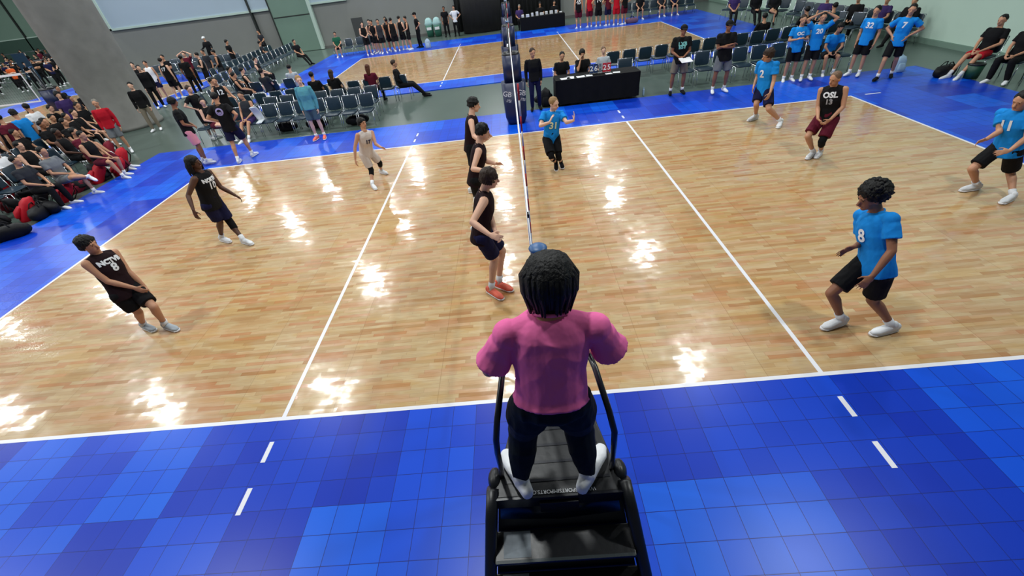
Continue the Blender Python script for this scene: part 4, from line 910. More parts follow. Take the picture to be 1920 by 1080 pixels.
for row in [
 (-10.5, 11.95, -4.9, 11.75, 11, 270, 'left bench chairs', ['chair at the left end of the left bench, beside the pink shorts', 'chair of the left bench under the seated player in maroon shorts', 'chair of the left bench between the two seated players', 'chair of the left bench under the seated player with legs out', 'empty chair of the left bench with the white towel', 'empty chair of the left bench just right of the towel chair', 'empty chair of the left bench, second to the right of the towel', 'empty chair just left of the teal sweatshirt', 'chair directly behind the teal sweatshirt', 'chair right of the teal sweatshirt at the left bench', 'last chair at the right end of the left bench']),
 (-8.7, 13.0, -5.0, 12.85, 7, 270, 'second row of the left bench', ['second row chair behind the towel chair', 'second row chair, second from the left behind the left bench', 'second row chair, third from the left behind the left bench', 'second row chair, fourth from the left behind the left bench', 'second row chair left behind the teal sweatshirt', 'second row chair right behind the teal sweatshirt', 'second row chair at the right end behind the left bench']),
 (-10.7, 14.45, -4.2, 14.75, 12, 90, 'second court near bench, left half', ['left near bench of second court, chair first from the left', 'left near bench of second court, chair second from the left', 'left near bench of second court, chair third from the left', 'left near bench of second court, chair fourth from the left', 'left near bench of second court, chair fifth from the left', 'left near bench of second court, chair sixth from the left', 'left near bench of second court, chair under the dark-haired person', 'left near bench of second court, chair under the long-haired person', 'left near bench of second court, chair between the long-haired and the auburn-haired person', 'left near bench of second court, chair under the auburn-haired person', 'left near bench of second court, chair just left of the reclining person', 'left near bench of second court, chair under the reclining person']),
 (3.65, 14.25, 11.9, 15.1, 15, 90, 'second court near bench, right half', ['right near bench of second court, first chair from the left', 'right near bench of second court, second chair from the left', 'right near bench of second court, third chair from the left', 'right near bench of second court, fourth chair from the left', 'right near bench of second court, fifth chair from the left', 'right near bench of second court, sixth chair from the left', 'right near bench of second court, seventh chair from the left', 'right near bench of second court, eighth chair from the left', 'right near bench of second court, ninth chair from the left', 'right near bench of second court, tenth chair from the left', 'right near bench of second court, eleventh chair from the left', 'right near bench of second court, twelfth chair from the left', 'right near bench of second court, thirteenth chair from the left', 'right near bench of second court, fourteenth chair from the left', 'right near bench of second court, fifteenth chair from the left']),
 (5.55, 12.0, 10.2, 11.7, 9, 268, 'right bench chairs', ['chair at the left end of the right bench, beside the coach with clipboard', 'empty chair of the right bench between the two coaches', 'chair directly behind the coach with crossed arms', 'empty chair right of the coach with crossed arms', 'empty chair of the right bench behind the blue shirt 2 player', 'chair of the right bench behind the clapping player', 'chair of the right bench behind the player with hands on the head', 'chair of the right bench left of the bending blue player', 'chair under the bending blue-shirted player']),
 (12.75, 9.75, 13.2, 7.5, 4, 200, 'chairs along the right wall', ['chair of the seated coach in red shorts', 'empty chair between the two seated coaches', 'chair of the seated coach in black trousers', 'chair at the right edge against the wall']),
 (1.6, 12.3, 3.75, 12.3, 4, 270, 'scorer chairs', ['chair of the scorer at the left end', 'chair of the middle scorer', 'chair of the child behind the scoreboard', 'empty chair at the right end behind the scorer table']),
 (-14.2, 19.6, -14.6, 30.4, 18, 0, 'nearest chair row left of the second court', 'empty chair in the long row nearest the left end of the second court'),
 (-15.8, 22.6, -16.2, 30.6, 13, 0, 'next chair row left of the second court', 'empty chair in the long row one behind, left of the second court'),
 (-22.5, 29.2, -17.6, 28.0, 9, 300, 'chair row below the grey back wall', 'chair in the row closest to the grey back wall, behind the standing group'),
 (-22.2, 26.9, -18.6, 26.2, 7, 300, 'chair row behind the standing group', 'chair in the short row just behind the group right of the column'),
 (-12.3, 15.6, -12.6, 19.0, 6, 20, 'chairs by the corner of the second court', 'chair by the left corner of the second court'),
 (-9.4, 16.9, -11.6, 17.0, 4, 90, 'chairs by the corner of the second court', 'chair by the left corner of the second court'),
 (-11.0, 28.2, -8.9, 28.4, 4, 270, 'far left bench of the second court', ['chair under the person in dark green beyond the second court', 'second chair from the left beyond the far huddle', 'third chair from the left beyond the far huddle', 'chair directly behind the far huddle, left end']),
 (7.6, 28.4, 11.4, 28.2, 8, 265, 'far right bench of the second court', 'chair of the far bench right of the red and black team'),
 (12.0, 24.2, 13.9, 21.0, 6, 215, 'chairs in the right back corner', 'chair in the back corner by the right wall'),
 (13.4, 20.3, 13.9, 14.0, 11, 200, 'chairs along the right wall behind the blue bench', 'chair along the right wall behind the blue bench'),
 (12.2, 17.6, 13.0, 15.6, 4, 200, 'short chair row behind the blue bench', 'chair in the short row between the blue bench and the right wall row'),
 (-13.5, 5.3, -13.5, 10.2, 9, 0, 'front chair row of the left crowd', 'chair in the front row of the left crowd'),
 (-14.9, 5.3, -15.1, 10.899999999999999, 10, 0, 'middle chair row of the left crowd', 'chair in the middle row of the left crowd'),
 (-16.3, 5.3, -16.7, 11.6, 11, 0, 'back chair row of the left crowd', 'chair in the back row of the left crowd'),
 (-31.2, 14, -31.6, 24, 16, 0, 'chairs beyond the left court', 'chair in the row beyond the left hand court'),
]:
    x0, y0, x1, y1, n, hd, gr, labs = row
    for i in range(n):
        t = i/(n-1) if n > 1 else 0
        chair(x0+(x1-x0)*t, y0+(y1-y0)*t, hd, labs[i] if isinstance(labs, list) else labs, gr)

# ------------------------------------------------------------------ everybody else
FL = -0.03
for (x, y, z, hd, kind, arms, top, tc, bot, bc, sk, hair, hc, shoe, H, vox, cap, label, group, opts) in [
 (-14.13, 14.34, -0.03, 290, 'stand', 'down', 'long', 'k', 'pants', 's', 'a', 'short', 'k', 'w', 1.75, 0.016, None, 'person in black top and pale trousers standing by the foot of the concrete column', None, {}),
 (-9.31, 9.45, 0.0, 30, 'stand', 'front', 'tee', 'k', 'shorts', 'p', 'c', 'mop', 'k', 'w', 1.85, 0.016, None, 'person in black tee and long pink shorts standing at the left bench', None, {'build': 1.12, 'face': 60}),
 (-8.05, 9.38, 0.0, 95, 'step', 'hip', 'tee', 'k', 'shorts', 'n', 'b', 'short', 'k', 'w', 1.85, 0.012, None, 'person with round face print on the back of a black tee, by the left bench', None, {'build': 1.1, 'texts': (('O', 0.72, 0.26, 'v', -1), ('w', 0.7, 0.14, 'v', -1))}),
 (-6.2, 10.64, 0.0, 270, 'stand', 'down', 'long', 't', 'shorts', 'e', 'e', 'short', 'l', 'c', 1.82, 0.012, None, 'fair-haired person in teal sweatshirt standing before the left bench', None, {'face': 300, 'build': 1.05}),
 (-9.95, 12.7, -0.03, 300, 'stand', 'out', 'tank', 'k', 'shorts', 'k', 'b', 'short', 'k', 'k', 1.8, 0.016, None, 'player in black jersey 12 standing behind the left bench group', None, {'texts': (('12', 0.7, 0.2, 'w', 1),)}),
 (-10.6, 12.2, -0.03, 350, 'stand', 'hip', 'tee', 'k', 'shorts', 'k', 'a', 'short', 'n', 'w', 1.72, 0.016, None, 'person in black with pale arms standing left of the jersey 12 player', None, {}),
 (-10.0, 11.75, -0.03, 320, 'sitcross', 'rest', 'tank', 'k', 'shorts', 'm', 'a', 'short', 'k', 'w', 1.78, 0.016, None, 'seated player in maroon shorts with one white-socked leg crossed, left bench', None, {}),
 (-8.95, 12.0, -0.03, 270, 'sitout', 'rest', 'tank', 'd', 'shorts', 'v', 'b', 'short', 'k', 'w', 1.78, 0.016, None, 'seated player with legs out beside the empty chairs of the left bench', None, {}),
 (-13.37, 11.61, -0.03, 300, 'stand', 'down', 'long', 'r', 'shorts', 'g', 'b', 'short', 'g', 'w', 1.74, 0.016, None, 'person in red sweatshirt and grey shorts standing by the column', None, {'build': 1.0}),
 (0.65, 11.06, 0.0, 270, 'stand', 'down', 'long', 'k', 'pants', 'n', 'b', 'short', 'n', 'k', 1.72, 0.013, None, 'person in black jacket and navy trousers standing beside the padded post', None, {'face': 290}),
 (1.6, 12.25, -0.03, 270, 'sit', 'front', 'tee', 'k', 'pants', 'k', 'b', 'short', 'k', 'k', 1.72, 0.016, None, 'scorer in black shirt at the left end of the scorer table', None, {'lean': 0.12}),
 (2.28, 12.25, -0.03, 270, 'sit', 'chin', 'tee', 'k', 'pants', 'k', 'b', 'mop', 'k', 'k', 1.72, 0.016, None, 'scorer in black shirt resting face on one hand, middle of the scorer table', None, {'lean': 0.12}),
 (2.95, 12.25, -0.03, 270, 'sit', 'front', 'tee', 'y', 'pants', 'k', 'e', 'short', 's', 'k', 1.5, 0.016, None, 'child in pale shirt seated behind the flip scoreboard', None, {'lean': 0.05}),
 (5.01, 11.05, 0.0, 262, 'stand', 'front', 'tee', 'k', 'shorts', 's', 'c', 'short', 'k', 'k', 1.84, 0.0125, 'k', 'coach in black cap and black tee with teal print, holding a clipboard', None, {'build': 1.12, 'texts': (('LXB', 0.72, 0.13, 't', 1), ('EST', 0.58, 0.13, 't', 1)), 'spread': 0.17}),
 (6.15, 10.71, 0.0, 265, 'stand', 'cross', 'tee', 'k', 'shorts', 'g', 'c', 'short', 'k', 'w', 1.86, 0.0125, 'k', 'coach in black cap and black polo with arms crossed and grey shorts', None, {'build': 1.14, 'spread': 0.17}),
 (8.41, 11.1, -0.03, 255, 'stand', 'clap', 'tee', 'b', 'shorts', 'k', 'b', 'short', 'n', 'w', 1.74, 0.0125, None, 'clapping blue-shirted player, leftmost of the standing group at the right bench', None, {'texts': (('OC', 0.7, 0.12, 'w', 1),)}),
 (8.85, 10.94, 0.0, 250, 'stand', 'head', 'tee', 'b', 'shorts', 'k', 'b', 'short', 'k', 'w', 1.74, 0.0125, None, 'player in blue shirt 20 with both hands on the head at the right bench', None, {'texts': (('20', 0.7, 0.17, 'w', 1),)}),
 (9.75, 11.6, -0.03, 255, 'sit', 'rest', 'tee', 'b', 'shorts', 'k', 'b', 'mop', 'k', 'w', 1.7, 0.016, None, 'blue-shirted player bending forward on a chair at the right bench', None, {'lean': 0.25}),
 (10.2, 10.8, 0.0, 215, 'stand', 'down', 'tee', 'b', 'shorts', 'k', 'b', 'short', 'k', 'w', 1.76, 0.0125, None, 'player in blue shirt 32 standing at the end of the right bench', None, {'texts': (('32', 0.7, 0.19, 'w', 1),)}),
 (10.62, 10.15, 0.0, 225, 'step', 'hip', 'tee', 'b', 'shorts', 'k', 'b', 'short', 'k', 'k', 1.8, 0.0125, None, 'player in blue shirt 7 with a hand on the hip, rightmost of the blue group', None, {'texts': (('7', 0.7, 0.19, 'w', 1),)}),
 (12.75, 9.75, -0.03, 200, 'sitout', 'rest', 'tee', 'k', 'shorts', 'r', 'b', 'short', 'k', 'w', 1.84, 0.0125, None, 'seated coach in black tee and red shorts with legs stretched, against the right wall', None, {'lean': -0.04}),
 (12.85, 8.95, -0.03, 205, 'sit', 'rest', 'tee', 'k', 'pants', 'k', 'b', 'short', 'k', 'w', 1.82, 0.0125, None, 'seated coach in black tee and black trousers near the right edge, against the right wall', None, {'lean': -0.02}),
 (13.2, 7.5, -0.03, 190, 'sitout', 'rest', 'tee', 'k', 'shorts', 'm', 'b', 'short', 'k', 'k', 1.78, 0.016, None, 'seated person at the right edge whose outstretched legs reach the blue tiles', None, {}),
 (-6.6, 14.3, -0.03, 90, 'sit', 'rest', 'tee', 'k', 'pants', 'k', 'a', 'long', 'n', 'k', 1.7, 0.016, None, 'long-haired person seated with the back to us beyond the teal sweatshirt', None, {}),
 (-7.3, 14.3, -0.03, 90, 'sit', 'rest', 'tee', 'k', 'pants', 'k', 'b', 'short', 'k', 'k', 1.78, 0.016, None, 'dark-haired person in black seated nearest the teal sweatshirt, back to us', None, {}),
 (-5.25, 14.45, -0.03, 90, 'sit', 'rest', 'tee', 'm', 'pants', 'k', 'a', 'long', 'r', 'k', 1.68, 0.016, None, 'person with long auburn hair seated with the back to us', None, {}),
 (-4.25, 14.6, -0.03, 10, 'sitout', 'front', 'long', 'k', 'pants', 'k', 'b', 'short', 'n', 'k', 1.86, 0.016, None, 'person in black reclining sideways on the end chair with legs stretched out', None, {}),
 (-8.75, 27.1, -0.03, 300, 'stand', 'front', 'tank', 'k', 'shorts', 'k', 'a', 'short', 'k', 'w', 1.8, 0.026, None, 'leftmost player in black at the far team huddle', 'black team huddle beyond the second court', {}),
 (-8.2, 27.3, -0.03, 250, 'stand', 'hip', 'tank', 'k', 'shorts', 'k', 'b', 'short', 'k', 'w', 1.82, 0.026, None, 'second player from the left in the far black-clad huddle', 'black team huddle beyond the second court', {}),
 (-7.75, 27.0, -0.03, 280, 'stand', 'down', 'tank', 'd', 'shorts', 'k', 'b', 'short', 'k', 'w', 1.84, 0.026, None, 'player with pale arms third from the left in the far huddle', 'black team huddle beyond the second court', {}),
 (-7.3, 27.3, -0.03, 90, 'stand', 'down', 'tee', 'k', 'shorts', 'k', 'c', 'short', 'k', 'w', 1.8, 0.026, None, 'player in the middle front of the far huddle', 'black team huddle beyond the second court', {}),
 (-6.95, 27.05, -0.03, 100, 'stand', 'down', 'tank', 'k', 'shorts', 'k', 'b', 'short', 'k', 'w', 1.82, 0.026, None, 'player right of the middle of the far huddle, back turned', 'black team huddle beyond the second court', {}),
 (-6.5, 27.3, -0.03, 60, 'stand', 'front', 'tank', 'k', 'shorts', 'k', 'a', 'short', 'k', 'w', 1.84, 0.026, None, 'sixth player from the left in the far huddle, white print showing', 'black team huddle beyond the second court', {}),
 (-6.1, 27.2, -0.03, 200, 'stand', 'out', 'tank', 'k', 'shorts', 'k', 'b', 'short', 'k', 'w', 1.8, 0.026, None, 'rightmost front player of the far huddle leaning in', 'black team huddle beyond the second court', {}),
 (-8.5, 27.9, -0.03, 270, 'stand', 'front', 'tank', 'k', 'shorts', 'k', 'a', 'short', 'k', 'w', 1.82, 0.026, None, 'player half hidden behind the left end of the far huddle', 'black team huddle beyond the second court', {}),
 (-7.5, 28.0, -0.03, 270, 'stand', 'down', 'tank', 'd', 'shorts', 'k', 'b', 'short', 'k', 'w', 1.84, 0.026, None, 'player half hidden behind the middle of the far huddle', 'black team huddle beyond the second court', {}),
 (-5.55, 27.6, -0.03, 200, 'stand', 'hip', 'tee', 'k', 'pants', 'k', 'b', 'short', 'k', 'k', 1.9, 0.026, 'k', 'tall coach in black cap standing at the right end of the far huddle', None, {}),
 (-10.9, 28.1, -0.03, 280, 'sit', 'rest', 'tee', 'G', 'shorts', 'k', 'b', 'short', 'k', 'w', 1.78, 0.026, None, 'seated person in dark green at the left end of the far row of chairs', None, {}),
 (-4.2, 31.3, -0.03, 270, 'stand', 'down', 'tee', 'k', 'pants', 'k', 'c', 'short', 'k', 'k', 1.78, 0.03, None, 'person all in black, left of the couple at the back wall', None, {}),
 (-3.5, 31.0, -0.03, 270, 'stand', 'hip', 'tee', 'w', 'pants', 'k', 'b', 'short', 'k', 'k', 1.78, 0.03, None, 'person in white shirt and black trousers, right of the couple at the back wall', None, {}),
 (-20.9, 31.0, -0.03, 270, 'stand', 'out', 'long', 'k', 'shorts', 'k', 'b', 'short', 'k', 'k', 1.85, 0.03, 'w', 'person in black with white cap standing before the grey back wall', None, {}),
 (-17.6, 32.2, -0.03, 250, 'stand', 'front', 'tee', 'd', 'pants', 'k', 'b', 'short', 'k', 'k', 1.75, 0.03, None, 'lone person in dark clothes standing by the green partition', None, {}),
 (-12.9, 26.6, -0.03, 330, 'sitout', 'rest', 'tee', 'k', 'pants', 'k', 'b', 'short', 'k', 'k', 1.78, 0.024, None, 'person in black seated with legs out at the blue-tile corner of the second court', None, {}),
 (-17.2, 27.0, -0.03, 0, 'stand', 'front', 'tee', 'k', 'pants', 'k', 'b', 'mop', 'k', 'k', 1.78, 0.028, None, 'person in black standing among the empty chairs near the back wall', None, {}),
 (-15.9, 28.5, -0.03, 20, 'sit', 'rest', 'tee', 'd', 'pants', 'k', 'b', 'short', 'k', 'k', 1.78, 0.028, None, 'head and shoulders of a person seated beyond the empty chairs by the back wall', None, {}),
 (4.35, 27.3, -0.03, 90, 'stand', 'down', 'tank', 'k', 'shorts', 'm', 'b', 'short', 'k', 'w', 1.86, 0.024, None, 'player in black jersey with white number, leftmost of the red and black team', 'red and black team beyond the second court', {'texts': (('45', 0.7, 0.28, 'w', -1),)}),
 (5.0, 27.2, -0.03, 95, 'stand', 'down', 'tank', 'r', 'shorts', 'm', 'b', 'short', 'k', 'w', 1.86, 0.024, None, 'player in red jersey second from the left in the red and black team', 'red and black team beyond the second court', {'texts': ()}),
 (5.5, 27.0, -0.03, 85, 'stand', 'hip', 'tank', 'k', 'shorts', 'k', 'b', 'short', 'k', 'w', 1.86, 0.024, None, 'player in black jersey with number in the middle of the red and black team', 'red and black team beyond the second court', {'texts': (('14', 0.7, 0.28, 'w', -1),)}),
 (6.05, 26.9, -0.03, 100, 'stand', 'hip', 'tee', 'm', 'shorts', 'n', 'b', 'short', 'k', 'w', 1.86, 0.024, None, 'player in maroon top and navy shorts in the red and black team', 'red and black team beyond the second court', {'texts': ()}),
 (6.5, 26.7, -0.03, 80, 'stand', 'hip', 'tank', 'r', 'shorts', 'r', 'b', 'short', 'k', 'w', 1.86, 0.024, None, 'player in all red second from the right in the red and black team', 'red and black team beyond the second court', {'texts': ()}),
 (6.95, 26.6, -0.03, 110, 'stand', 'hip', 'tank', 'k', 'shorts', 'm', 'b', 'short', 'k', 'w', 1.86, 0.024, None, 'player in black rightmost of the red and black team', 'red and black team beyond the second court', {'texts': ()}),
 (3.2, 30.5, -0.03, 270, 'sit', 'front', 'tee', 'k', 'pants', 'k', 'b', 'short', 'k', 'k', 1.78, 0.03, None, 'vendor in black seated behind the right end of the vendor table', None, {}),
 (0.9, 30.6, -0.03, 270, 'sit', 'front', 'tee', 'v', 'pants', 'k', 'b', 'short', 'g', 'k', 1.78, 0.03, None, 'vendor in purple seated behind the left end of the vendor table', None, {}),
 (2.3, 30.6, -0.03, 270, 'sit', 'front', 'tee', 'k', 'pants', 'k', 'b', 'mop', 'k', 'k', 1.78, 0.03, None, 'vendor in black in the middle behind the vendor table', None, {}),
 (8.3, 28.3, -0.03, 265, 'sit', 'rest', 'tee', 'k', 'shorts', 'k', 'b', 'short', 'k', 'w', 1.78, 0.028, None, 'seated person in black, leftmost on the far bench right of the red team', None, {}),
 (9.6, 28.3, -0.03, 265, 'sit', 'rest', 'tee', 'd', 'shorts', 'k', 'b', 'short', 'k', 'w', 1.78, 0.028, None, 'seated person in grey in the middle of the far bench right of the red team', None, {}),
 (10.4, 28.3, -0.03, 265, 'sit', 'rest', 'tee', 'n', 'shorts', 'k', 'b', 'short', 'k', 'w', 1.78, 0.028, None, 'seated person in navy near the right end of the far bench', None, {}),
 (11.6, 22.6, -0.03, 250, 'sitout', 'rest', 'tee', 'v', 'pants', 'k', 'b', 'short', 'k', 'k', 1.78, 0.02, None, 'person in purple grey seated with a leg stretched at the second court corner', None, {'build': 1.1}),
 (12.4, 22.0, -0.03, 260, 'sitout', 'rest', 'long', 'k', 'pants', 'k', 'b', 'short', 'k', 'k', 1.78, 0.02, None, 'person in black lounging beside the empty chairs at the second court corner', None, {'build': 1.1}),
 (12.9, 21.2, -0.03, 240, 'sitcross', 'rest', 'long', 'k', 'shorts', 'k', 'b', 'short', 'k', 'k', 1.78, 0.02, None, 'person in black with bare legs seated close to the right wall chairs', None, {'build': 1.1}),
 (10.9, 15.2, -0.03, 95, 'sit', 'rest', 'long', 'k', 'pants', 'k', 'b', 'short', 'k', 'k', 1.78, 0.02, None, 'broad person in black hoodie seated with back to us behind the arms-crossed coach', None, {'build': 1.1}),
 (11.9, 15.3, -0.03, 92, 'sit', 'rest', 'long', 'T', 'pants', 'k', 'b', 'short', 'k', 'k', 1.78, 0.02, None, 'person in dark teal seated with back to us left of the clapping player', None, {'build': 1.1}),
 (12.9, 17.3, -0.03, 215, 'sit', 'rest', 'tee', 'v', 'pants', 'k', 'b', 'short', 'k', 'k', 1.78, 0.02, None, 'person in dark purple seated behind the clapping blue player', None, {'build': 1.1}),
 (13.4, 16.2, -0.03, 215, 'sit', 'rest', 'long', 'k', 'pants', 'k', 'b', 'short', 'k', 'k', 1.78, 0.02, None, 'person in black seated behind the player with hands on the head', None, {'build': 1.1}),
 (13.7, 15.2, -0.03, 210, 'sit', 'rest', 'tee', 'v', 'pants', 'd', 'b', 'short', 'k', 'k', 1.78, 0.02, None, 'person in purple and grey seated against the right wall', None, {'build': 1.1}),
 (13.9, 14.2, -0.03, 210, 'sitout', 'rest', 'long', 'k', 'pants', 'k', 'b', 'short', 'k', 'k', 1.78, 0.02, None, 'person in black seated against the right wall nearest the blue bench', None, {'build': 1.1}),
 (9.2, 14.9, -0.03, 90, 'sit', 'rest', 'long', 'k', 'pants', 'k', 'b', 'short', 'k', 'k', 1.78, 0.02, None, 'person in black seated with back to us straight behind the arms-crossed coach', None, {'build': 1.1}),
 (-17.6, 19.3, -0.03, 300, 'stand', 'hip', 'tank', 'k', 'shorts', 'k', 'a', 'short', 'k', 'w', 1.92, 0.022, None, 'tall player in black at the left end of the standing group right of the column', 'standing group right of the column', {'texts': ()}),
 (-17.9, 20.6, -0.03, 280, 'stand', 'down', 'tank', 'w', 'shorts', 'n', 'b', 'short', 'k', 'w', 1.8, 0.022, None, 'player in pale jersey and navy shorts in the group right of the column', 'standing group right of the column', {'texts': ()}),
 (-16.9, 20.3, -0.03, 90, 'stand', 'down', 'tank', 'k', 'shorts', 'k', 'a', 'short', 'k', 'w', 1.86, 0.022, None, 'player in black jersey with white number in the group right of the column', 'standing group right of the column', {'texts': (('17', 0.7, 0.2, 'w', -1),)}),
 (-16.2, 20.8, -0.03, 100, 'stand', 'down', 'tee', 'k', 'pants', 'k', 'c', 'short', 'k', 'w', 1.82, 0.022, None, 'person in black tee, back turned, in the group right of the column', 'standing group right of the column', {'texts': ()}),
 (-18.3, 22.5, -0.03, 270, 'stand', 'cross', 'tee', 'k', 'pants', 'k', 'b', 'short', 'k', 'w', 1.8, 0.022, None, 'person in black behind the group right of the column', 'standing group right of the column', {'texts': ()}),
 (-17.3, 22.8, -0.03, 270, 'stand', 'head', 'tee', 'm', 'pants', 'k', 'a', 'short', 'k', 'w', 1.8, 0.022, None, 'person in maroon shirt arms up at the back of the group right of the column', 'standing group right of the column', {'texts': ()}),
 (-16.3, 22.9, -0.03, 250, 'stand', 'down', 'tee', 'd', 'pants', 'k', 'b', 'short', 'k', 'w', 1.78, 0.022, None, 'person in dark grey at the back right of the group near the column', 'standing group right of the column', {'texts': ()}),
 (-15.6, 21.2, -0.03, 220, 'stand', 'cross', 'tank', 'k', 'shorts', 'k', 'a', 'short', 'k', 'w', 1.82, 0.022, None, 'player with bare arms crossed at the right of the group near the column', 'standing group right of the column', {'texts': ()}),
 (-15.2, 22.0, -0.03, 200, 'stand', 'front', 'tank', 'k', 'shorts', 'd', 'b', 'short', 'k', 'w', 1.78, 0.022, None, 'player in black at the right edge of the group near the column', 'standing group right of the column', {'texts': ()}),
 (-16.8, 18.6, -0.03, 310, 'stand', 'down', 'long', 'k', 'pants', 'k', 'a', 'short', 'k', 'w', 1.85, 0.022, None, 'person in long black clothes standing close against the column', 'standing group right of the column', {'texts': ()}),
 (-11.6, 17.6, -0.03, 40, 'sit', 'rest', 'tank', 'k', 'shorts', 'k', 'a', 'short', 'k', 'w', 1.78, 0.02, None, 'player with bare arms seated with back to the left bench, nearest', None, {}),
 (-12.6, 18.4, -0.03, 20, 'sit', 'rest', 'tank', 'k', 'shorts', 'k', 'b', 'short', 'k', 'w', 1.78, 0.02, None, 'dark-clothed player seated on the chairs left of the second court', None, {}),
 (-11.4, 16.5, -0.03, 30, 'sit', 'rest', 'tank', 'k', 'shorts', 'k', 'b', 'short', 'k', 'w', 1.78, 0.02, None, 'player seated with head bent beyond the jersey 12 player', None, {}),
 (-10.3, 16.6, -0.03, 80, 'sitcross', 'rest', 'tee', 'd', 'shorts', 'k', 'a', 'short', 'k', 'w', 1.78, 0.02, None, 'person in grey seated with crossed legs beyond the left bench', None, {}),
 (-9.2, 16.8, -0.03, 100, 'sit', 'rest', 'tee', 'y', 'shorts', 'k', 'a', 'short', 'k', 'w', 1.78, 0.02, None, 'person in striped pale shirt seated beyond the left bench', None, {}),
 (-12.4, 20.5, -0.03, 10, 'sit', 'rest', 'tank', 'k', 'pants', 'k', 'a', 'short', 'k', 'w', 1.78, 0.02, None, 'person in black seated on the left edge of the second court', None, {}),
 (-11.9, 15.7, -0.03, 20, 'sit', 'rest', 'tank', 'k', 'shorts', 'k', 'b', 'short', 'k', 'w', 1.78, 0.02, None, 'player with pale knees up behind the jersey 12 player', None, {}),
 (-13.94, 8.43, -0.03, 5, 'sit', 'rest', 'tee', 'w', 'pants', 'd', 'a', 'mop', 'k', 'w', 1.78, 0.016, None, 'person in white tee and dark jeans seated in the left crowd behind the red bags', 'left hand crowd', {'lean': 0.05}),
 (-13.57, 8.84, -0.03, 0, 'sit', 'rest', 'tank', 'k', 'shorts', 'k', 'a', 'short', 'k', 'w', 1.78, 0.016, None, 'person in black tank top with pale bare arms and legs in the left crowd', 'left hand crowd', {'lean': 0.05}),
 (-13.4, 9.87, -0.03, 5, 'sit', 'rest', 'tank', 'k', 'shorts', 'k', 'd', 'short', 'k', 'w', 1.78, 0.016, None, 'dark-skinned player in black with bare legs in the left crowd', 'left hand crowd', {'lean': 0.05}),
 (-12.07, 7.9, -0.03, 355, 'sitcross', 'rest', 'tee', 'g', 'shorts', 'g', 'b', 'short', 'k', 'w', 1.78, 0.016, None, 'person in grey shorts with one leg crossed behind a red bag', 'left hand crowd', {'lean': 0.05}),
 (-14.86, 9.05, -0.03, 5, 'sit', 'rest', 'tee', 'l', 'shorts', 'p', 'e', 'long', 'k', 'w', 1.78, 0.016, None, 'person in pale patterned shirt at the very left edge of the crowd', 'left hand crowd', {'lean': 0.05}),
 (-12.68, 9.65, -0.03, 10, 'sitout', 'rest', 'tee', 'm', 'pants', 'm', 'b', 'short', 'k', 'w', 1.78, 0.016, None, 'person in maroon trousers sitting low in the left crowd', 'left hand crowd', {'lean': 0.05}),
 (-12.03, 9.12, -0.03, 0, 'sit', 'rest', 'tank', 'k', 'shorts', 'm', 'b', 'short', 'k', 'w', 1.78, 0.016, None, 'player in black with maroon shorts next to the red bags, upper end', 'left hand crowd', {'lean': 0.05}),
 (-12.25, 7.32, -0.03, 0, 'sit', 'rest', 'tee', 'd', 'pants', 'k', 'b', 'short', 'k', 'w', 1.78, 0.016, None, 'person in dark floral clothes bent over black bags in the left crowd', 'left hand crowd', {'lean': 0.05}),
 (-16.79, 10.82, -0.03, 0, 'sit', 'rest', 'tee', 'd', 'pants', 'k', 'b', 'short', 'k', 'w', 1.78, 0.016, None, 'dark-haired person in grey patterned shirt at the left edge, second row', 'left hand crowd', {'lean': 0.05}),
 (-16.66, 11.44, -0.03, 0, 'sit', 'rest', 'tee', 'k', 'pants', 'k', 'b', 'short', 'k', 'w', 1.78, 0.016, None, 'person in black seated low at the edge of the left court wood', 'left hand crowd', {'lean': 0.05}),
 (-15.11, 11.2, -0.03, 5, 'sit', 'rest', 'tee', 'k', 'pants', 'k', 'c', 'short', 'k', 'w', 1.78, 0.016, None, 'person in black with bent knees in the middle of the left crowd', 'left hand crowd', {'lean': 0.05}),
 (-15.0, 12.07, -0.03, 0, 'sit', 'rest', 'tee', 'k', 'pants', 'k', 'b', 'short', 'k', 'w', 1.78, 0.016, None, 'person in black in the second row beside the red sweatshirt', 'left hand crowd', {'lean': 0.05}),
 (-17.29, 13.99, -0.03, 0, 'sit', 'rest', 'tank', 'k', 'shorts', 'k', 'a', 'short', 'k', 'w', 1.78, 0.016, None, 'player in black with pale shoulders in the third row of the left crowd', 'left hand crowd', {'lean': 0.05}),
 (-16.95, 12.97, -0.03, 0, 'sit', 'rest', 'tee', 'k', 'pants', 'k', 'b', 'short', 'k', 'w', 1.78, 0.016, None, 'person in black hood in the third row of the left crowd', 'left hand crowd', {'lean': 0.05}),
 (-17.64, 14.95, -0.03, 0, 'sit', 'rest', 'tee', 'k', 'shorts', 'k', 'b', 'short', 'k', 'w', 1.78, 0.016, None, 'person in black with knees up near the column side of the crowd', 'left hand crowd', {'lean': 0.05}),
 (-19.15, 16.4, -0.03, 10, 'sit', 'rest', 'tee', 'k', 'pants', 'k', 'b', 'short', 'k', 'w', 1.78, 0.016, None, 'person in black in the fourth row under the banner cloth', 'left hand crowd', {'lean': 0.05}),
 (-16.16, 13.91, -0.03, 350, 'sit', 'rest', 'tee', 'k', 'pants', 'k', 'b', 'short', 'k', 'w', 1.78, 0.016, None, 'person in black seated directly left of the red sweatshirt', 'left hand crowd', {'lean': 0.05}),
 (-15.76, 10.75, -0.03, 180, 'stand', 'down', 'tee', 'm', 'pants', 'k', 'b', 'short', 'k', 'w', 1.78, 0.016, None, 'person in maroon shirt watching the left court', 'left hand crowd', {}),
 (-15.8, 11.31, -0.03, 170, 'stand', 'down', 'tee', 'b', 'pants', 'k', 'b', 'mop', 'k', 'w', 1.78, 0.016, None, 'person in bright blue shirt watching the left court', 'left hand crowd', {}),
